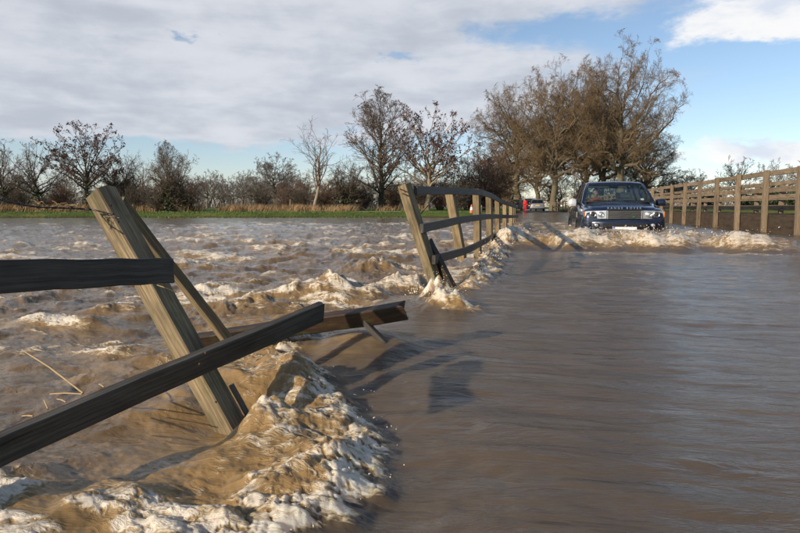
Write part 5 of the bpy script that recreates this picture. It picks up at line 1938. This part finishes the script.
    for s in (-1, 1):
        b = Vector((s * 0.13, -0.43, 1.24))
        hd = MB().box(b + Vector((0, -0.03, 0.0)), (0.035, 0.07, 0.075), None, 0.012)
        for k in range(4):
            z = 0.028 - 0.019 * k
            hd.tube([b + Vector((0, -0.06, z)), b + Vector((s * 0.012, -0.095, z)), b + Vector((s * 0.035, -0.10, z - .003)), b + Vector((s * 0.045, -0.08, z - .004))], [.009, .009, .008, .007], 6)
        hd.tube([b + Vector((-s * 0.012, -0.03, 0.03)), b + Vector((-s * 0.01, -0.06, 0.055)), b + Vector((s * 0.006, -0.085, 0.055))], [.011, .009, .008], 6)
        hd.build('hand', SKIN, p, smooth=True)


blue_car()


# ------------------------------------------------------------------ cars queued far down the road (seen from behind)
def far_car(label, px, d, paint, hgt=1.45, wid=1.7, length=4.1, plate=YELLOW, estate=True):
    p = at(px, 207, d)
    z = float(road_z(np.array([p.y]))[0]) + 0.04
    c = thing('parked_car', label, 'car', (p.x, p.y, z))
    hw = wid / 2
    # y = 0 at the tail, running forwards
    st = [(0.0, .86, .34, .72, .84), (0.06, .95, .27, .80, .92), (0.5, 1.0, .22, .82, .95), (1.6, 1.0, .2, .84, .95), (3.0, 1.0, .2, .82, .93), (length - .5, .97, .22, .72, .84), (length - .05, .88, .28, .6, .7)]
    m = MB()
    m.loft([[Vector((x, y, zz)) for x, zz in section(hw * w, zb, zs, zt, .01)] for (y, w, zb, zs, zt) in st])
    m.build('body', paint, c, smooth=True)
    ro = MB()
    rows = []
    for y, w, zz in ((0.32, .70, hgt - .07), (0.5, .74, hgt - .02), (1.2, .76, hgt), (2.0, .74, hgt - .03), (2.2, .70, hgt - .09)):
        rows.append([Vector((x * hw * w, y, zz + q)) for x, q in ((-1, -.03), (-.9, .0), (0, .025), (.9, 0), (1, -.03), (.9, -.05), (-.9, -.05))])
    ro.loft(rows)
    ro.build('roof', paint, c, smooth=True)
    for s in (-1, 1):
        for (ya, yb) in ((0.10, 0.36), (1.30, 1.32), (2.95, 2.18)):
            lo, hi = Vector((s * hw * .90, ya, .93)), Vector((s * hw * .73, yb, hgt - .05))
            MB().loft([[q + Vector((s * a, b, 0)) for a, b in ((-.03, -.04), (.01, -.04), (.01, .04), (-.03, .04))] for q in (lo, hi)]).build('pillar', paint, c)
        v = [Vector((s * hw * .915, .15, .94)), Vector((s * hw * .915, 2.9, .93)), Vector((s * hw * .735, 2.15, hgt - .06)), Vector((s * hw * .735, .38, hgt - .06))]
        MB().loft([v, [q + Vector((-s * .006, 0, 0)) for q in v]]).build('side_window', GLASSD, c)
        MB().box((s * hw * .82, 0.055, .80), (.16, .10, .24), None, .02).build('tail_light', REDLENS, c)
        for y in (0.75, length - .8):
            w = MB().lathe((s * (hw - .17), y, .30), (s, 0, 0), [(0, .26), (.03, .30), (.15, .30), (.185, .28), (.187, .2)], 20).build('wheel', RUBBER, c, smooth=True)
            MB().lathe((s * (hw + .012), y, .30), (s, 0, 0), [(0, .19), (.01, .18), (.004, .06)], 16).build('rim', SILVER, w, smooth=True)
        MB().box((s * (hw + .08), 2.75, .98), (.16, .09, .11), None, .03).build('door_mirror', paint, c)
    v = [Vector((-hw * .80, 0.085, .94)), Vector((hw * .80, 0.085, .94)), Vector((hw * .66, .31, hgt - .09)), Vector((-hw * .66, .31, hgt - .09))]
    MB().loft([v, [q + Vector((0, .006, 0)) for q in v]]).build('rear_screen', GLASSD, c)
    v = [Vector((-hw * .84, 2.98, .93)), Vector((hw * .84, 2.98, .93)), Vector((hw * .68, 2.2, hgt - .07)), Vector((-hw * .68, 2.2, hgt - .07))]
    MB().loft([v, [q + Vector((0, .006, 0)) for q in v]]).build('windscreen', GLASSD, c)
    MB().box((0, -0.012, .68), (.52, .012, .11), None, .003).build('number_plate', plate, c)
    MB().loft([[Vector((x, y0 + .10 * abs(x / hw) ** 4, zz)) for y0, zz in ((-.05, .36), (-.06, .5), (-.03, .56), (.1, .56), (.1, .34))] for x in (-hw * .97, -hw * .7, 0, hw * .7, hw * .97)]).build('bumper', paint, c, smooth=True)
    for s in (-1, 1):
        MB().box((s * .34, 1.0, 1.0), (.42, .14, .55), None, .05).build('seat', DASH, c)
    return c


far_car('silver hatchback stopped on the far road under the oaks, seen from behind', 537.5, 76, PAINT_SILVER, 1.45, 1.72)
far_car('dark navy car waiting just ahead of the silver hatchback', 530.3, 84, PAINT_NAVY, 1.62, 1.72)
far_car('black car on the far road by the end of the leaning fence', 515.5, 84, PAINT_BLACK, 1.5, 1.72)


def far_people():
    for px, d, coat, lab, hg in ((525.2, 74, RED_CL, 'person in a bright red coat standing on the far road by the silver hatchback', 1.45), (521.3, 79, DARK_CL, 'person in dark clothes standing on the far road beside the red coat', 1.65)):
        p = at(px, 207, d)
        z = float(road_z(np.array([p.y]))[0]) + 0.03
        standing_person(lab, (p.x, p.y, z), coat, RED_CL if coat is RED_CL else DARK_CL, (0, 1, 0), hg)


far_people()


def roadside():
    # traffic cone on the verge seen between the fence posts
    p = at(471.5, 213.5, 36.5)
    z = p.z
    c = thing('traffic_cone', 'orange and white traffic cone behind the fence rails near the meadow', 'cone', (p.x, p.y, z))
    k = 0.52
    MB().lathe((0, 0, 0.0), (0, 0, 1), [(0, .125), (.36 * k, .095), (.36 * k + .01, .093)], 16).build('cone_body', CONE_O, c, smooth=True)
    MB().lathe((0, 0, 0.0), (0, 0, 1), [(.36 * k + .012, .095), (.72 * k, .062)], 16).build('white_sleeve', CONE_W, c, smooth=True)
    MB().lathe((0, 0, 0.0), (0, 0, 1), [(.72 * k + .002, .058), (k - .02, .035), (k, .022)], 16).build('cone_tip', CONE_O, c, smooth=True)
    MB().box((0, 0, 0.0), (.30, .30, .04), None, .015).build('cone_foot', BLACKP, c)
    # pale bar of a field gate seen between the posts
    a = at(481, 209.5, 40)
    b = at(498, 209.5, 42)
    g = thing('field_gate', 'low pale field gate glimpsed between the fence posts', 'gate', (a.x, a.y, 0.0))
    for zc in (0.18, 0.42, 0.62):
        board('bar', [Vector((a.x, a.y, zc - .1)), Vector((b.x, b.y, zc - .1))], .09 if zc < .5 else .11, .04, (0.2, 1, 0), WOOD_POST_FAR, g, seg=3)
    for q in (a, b):
        board('gate_post', [Vector((q.x, q.y + .07, -.4)), Vector((q.x, q.y + .07, .68))], .12, .12, (0, 1, 0), WOOD_POST_FAR, g, seg=3)


roadside()
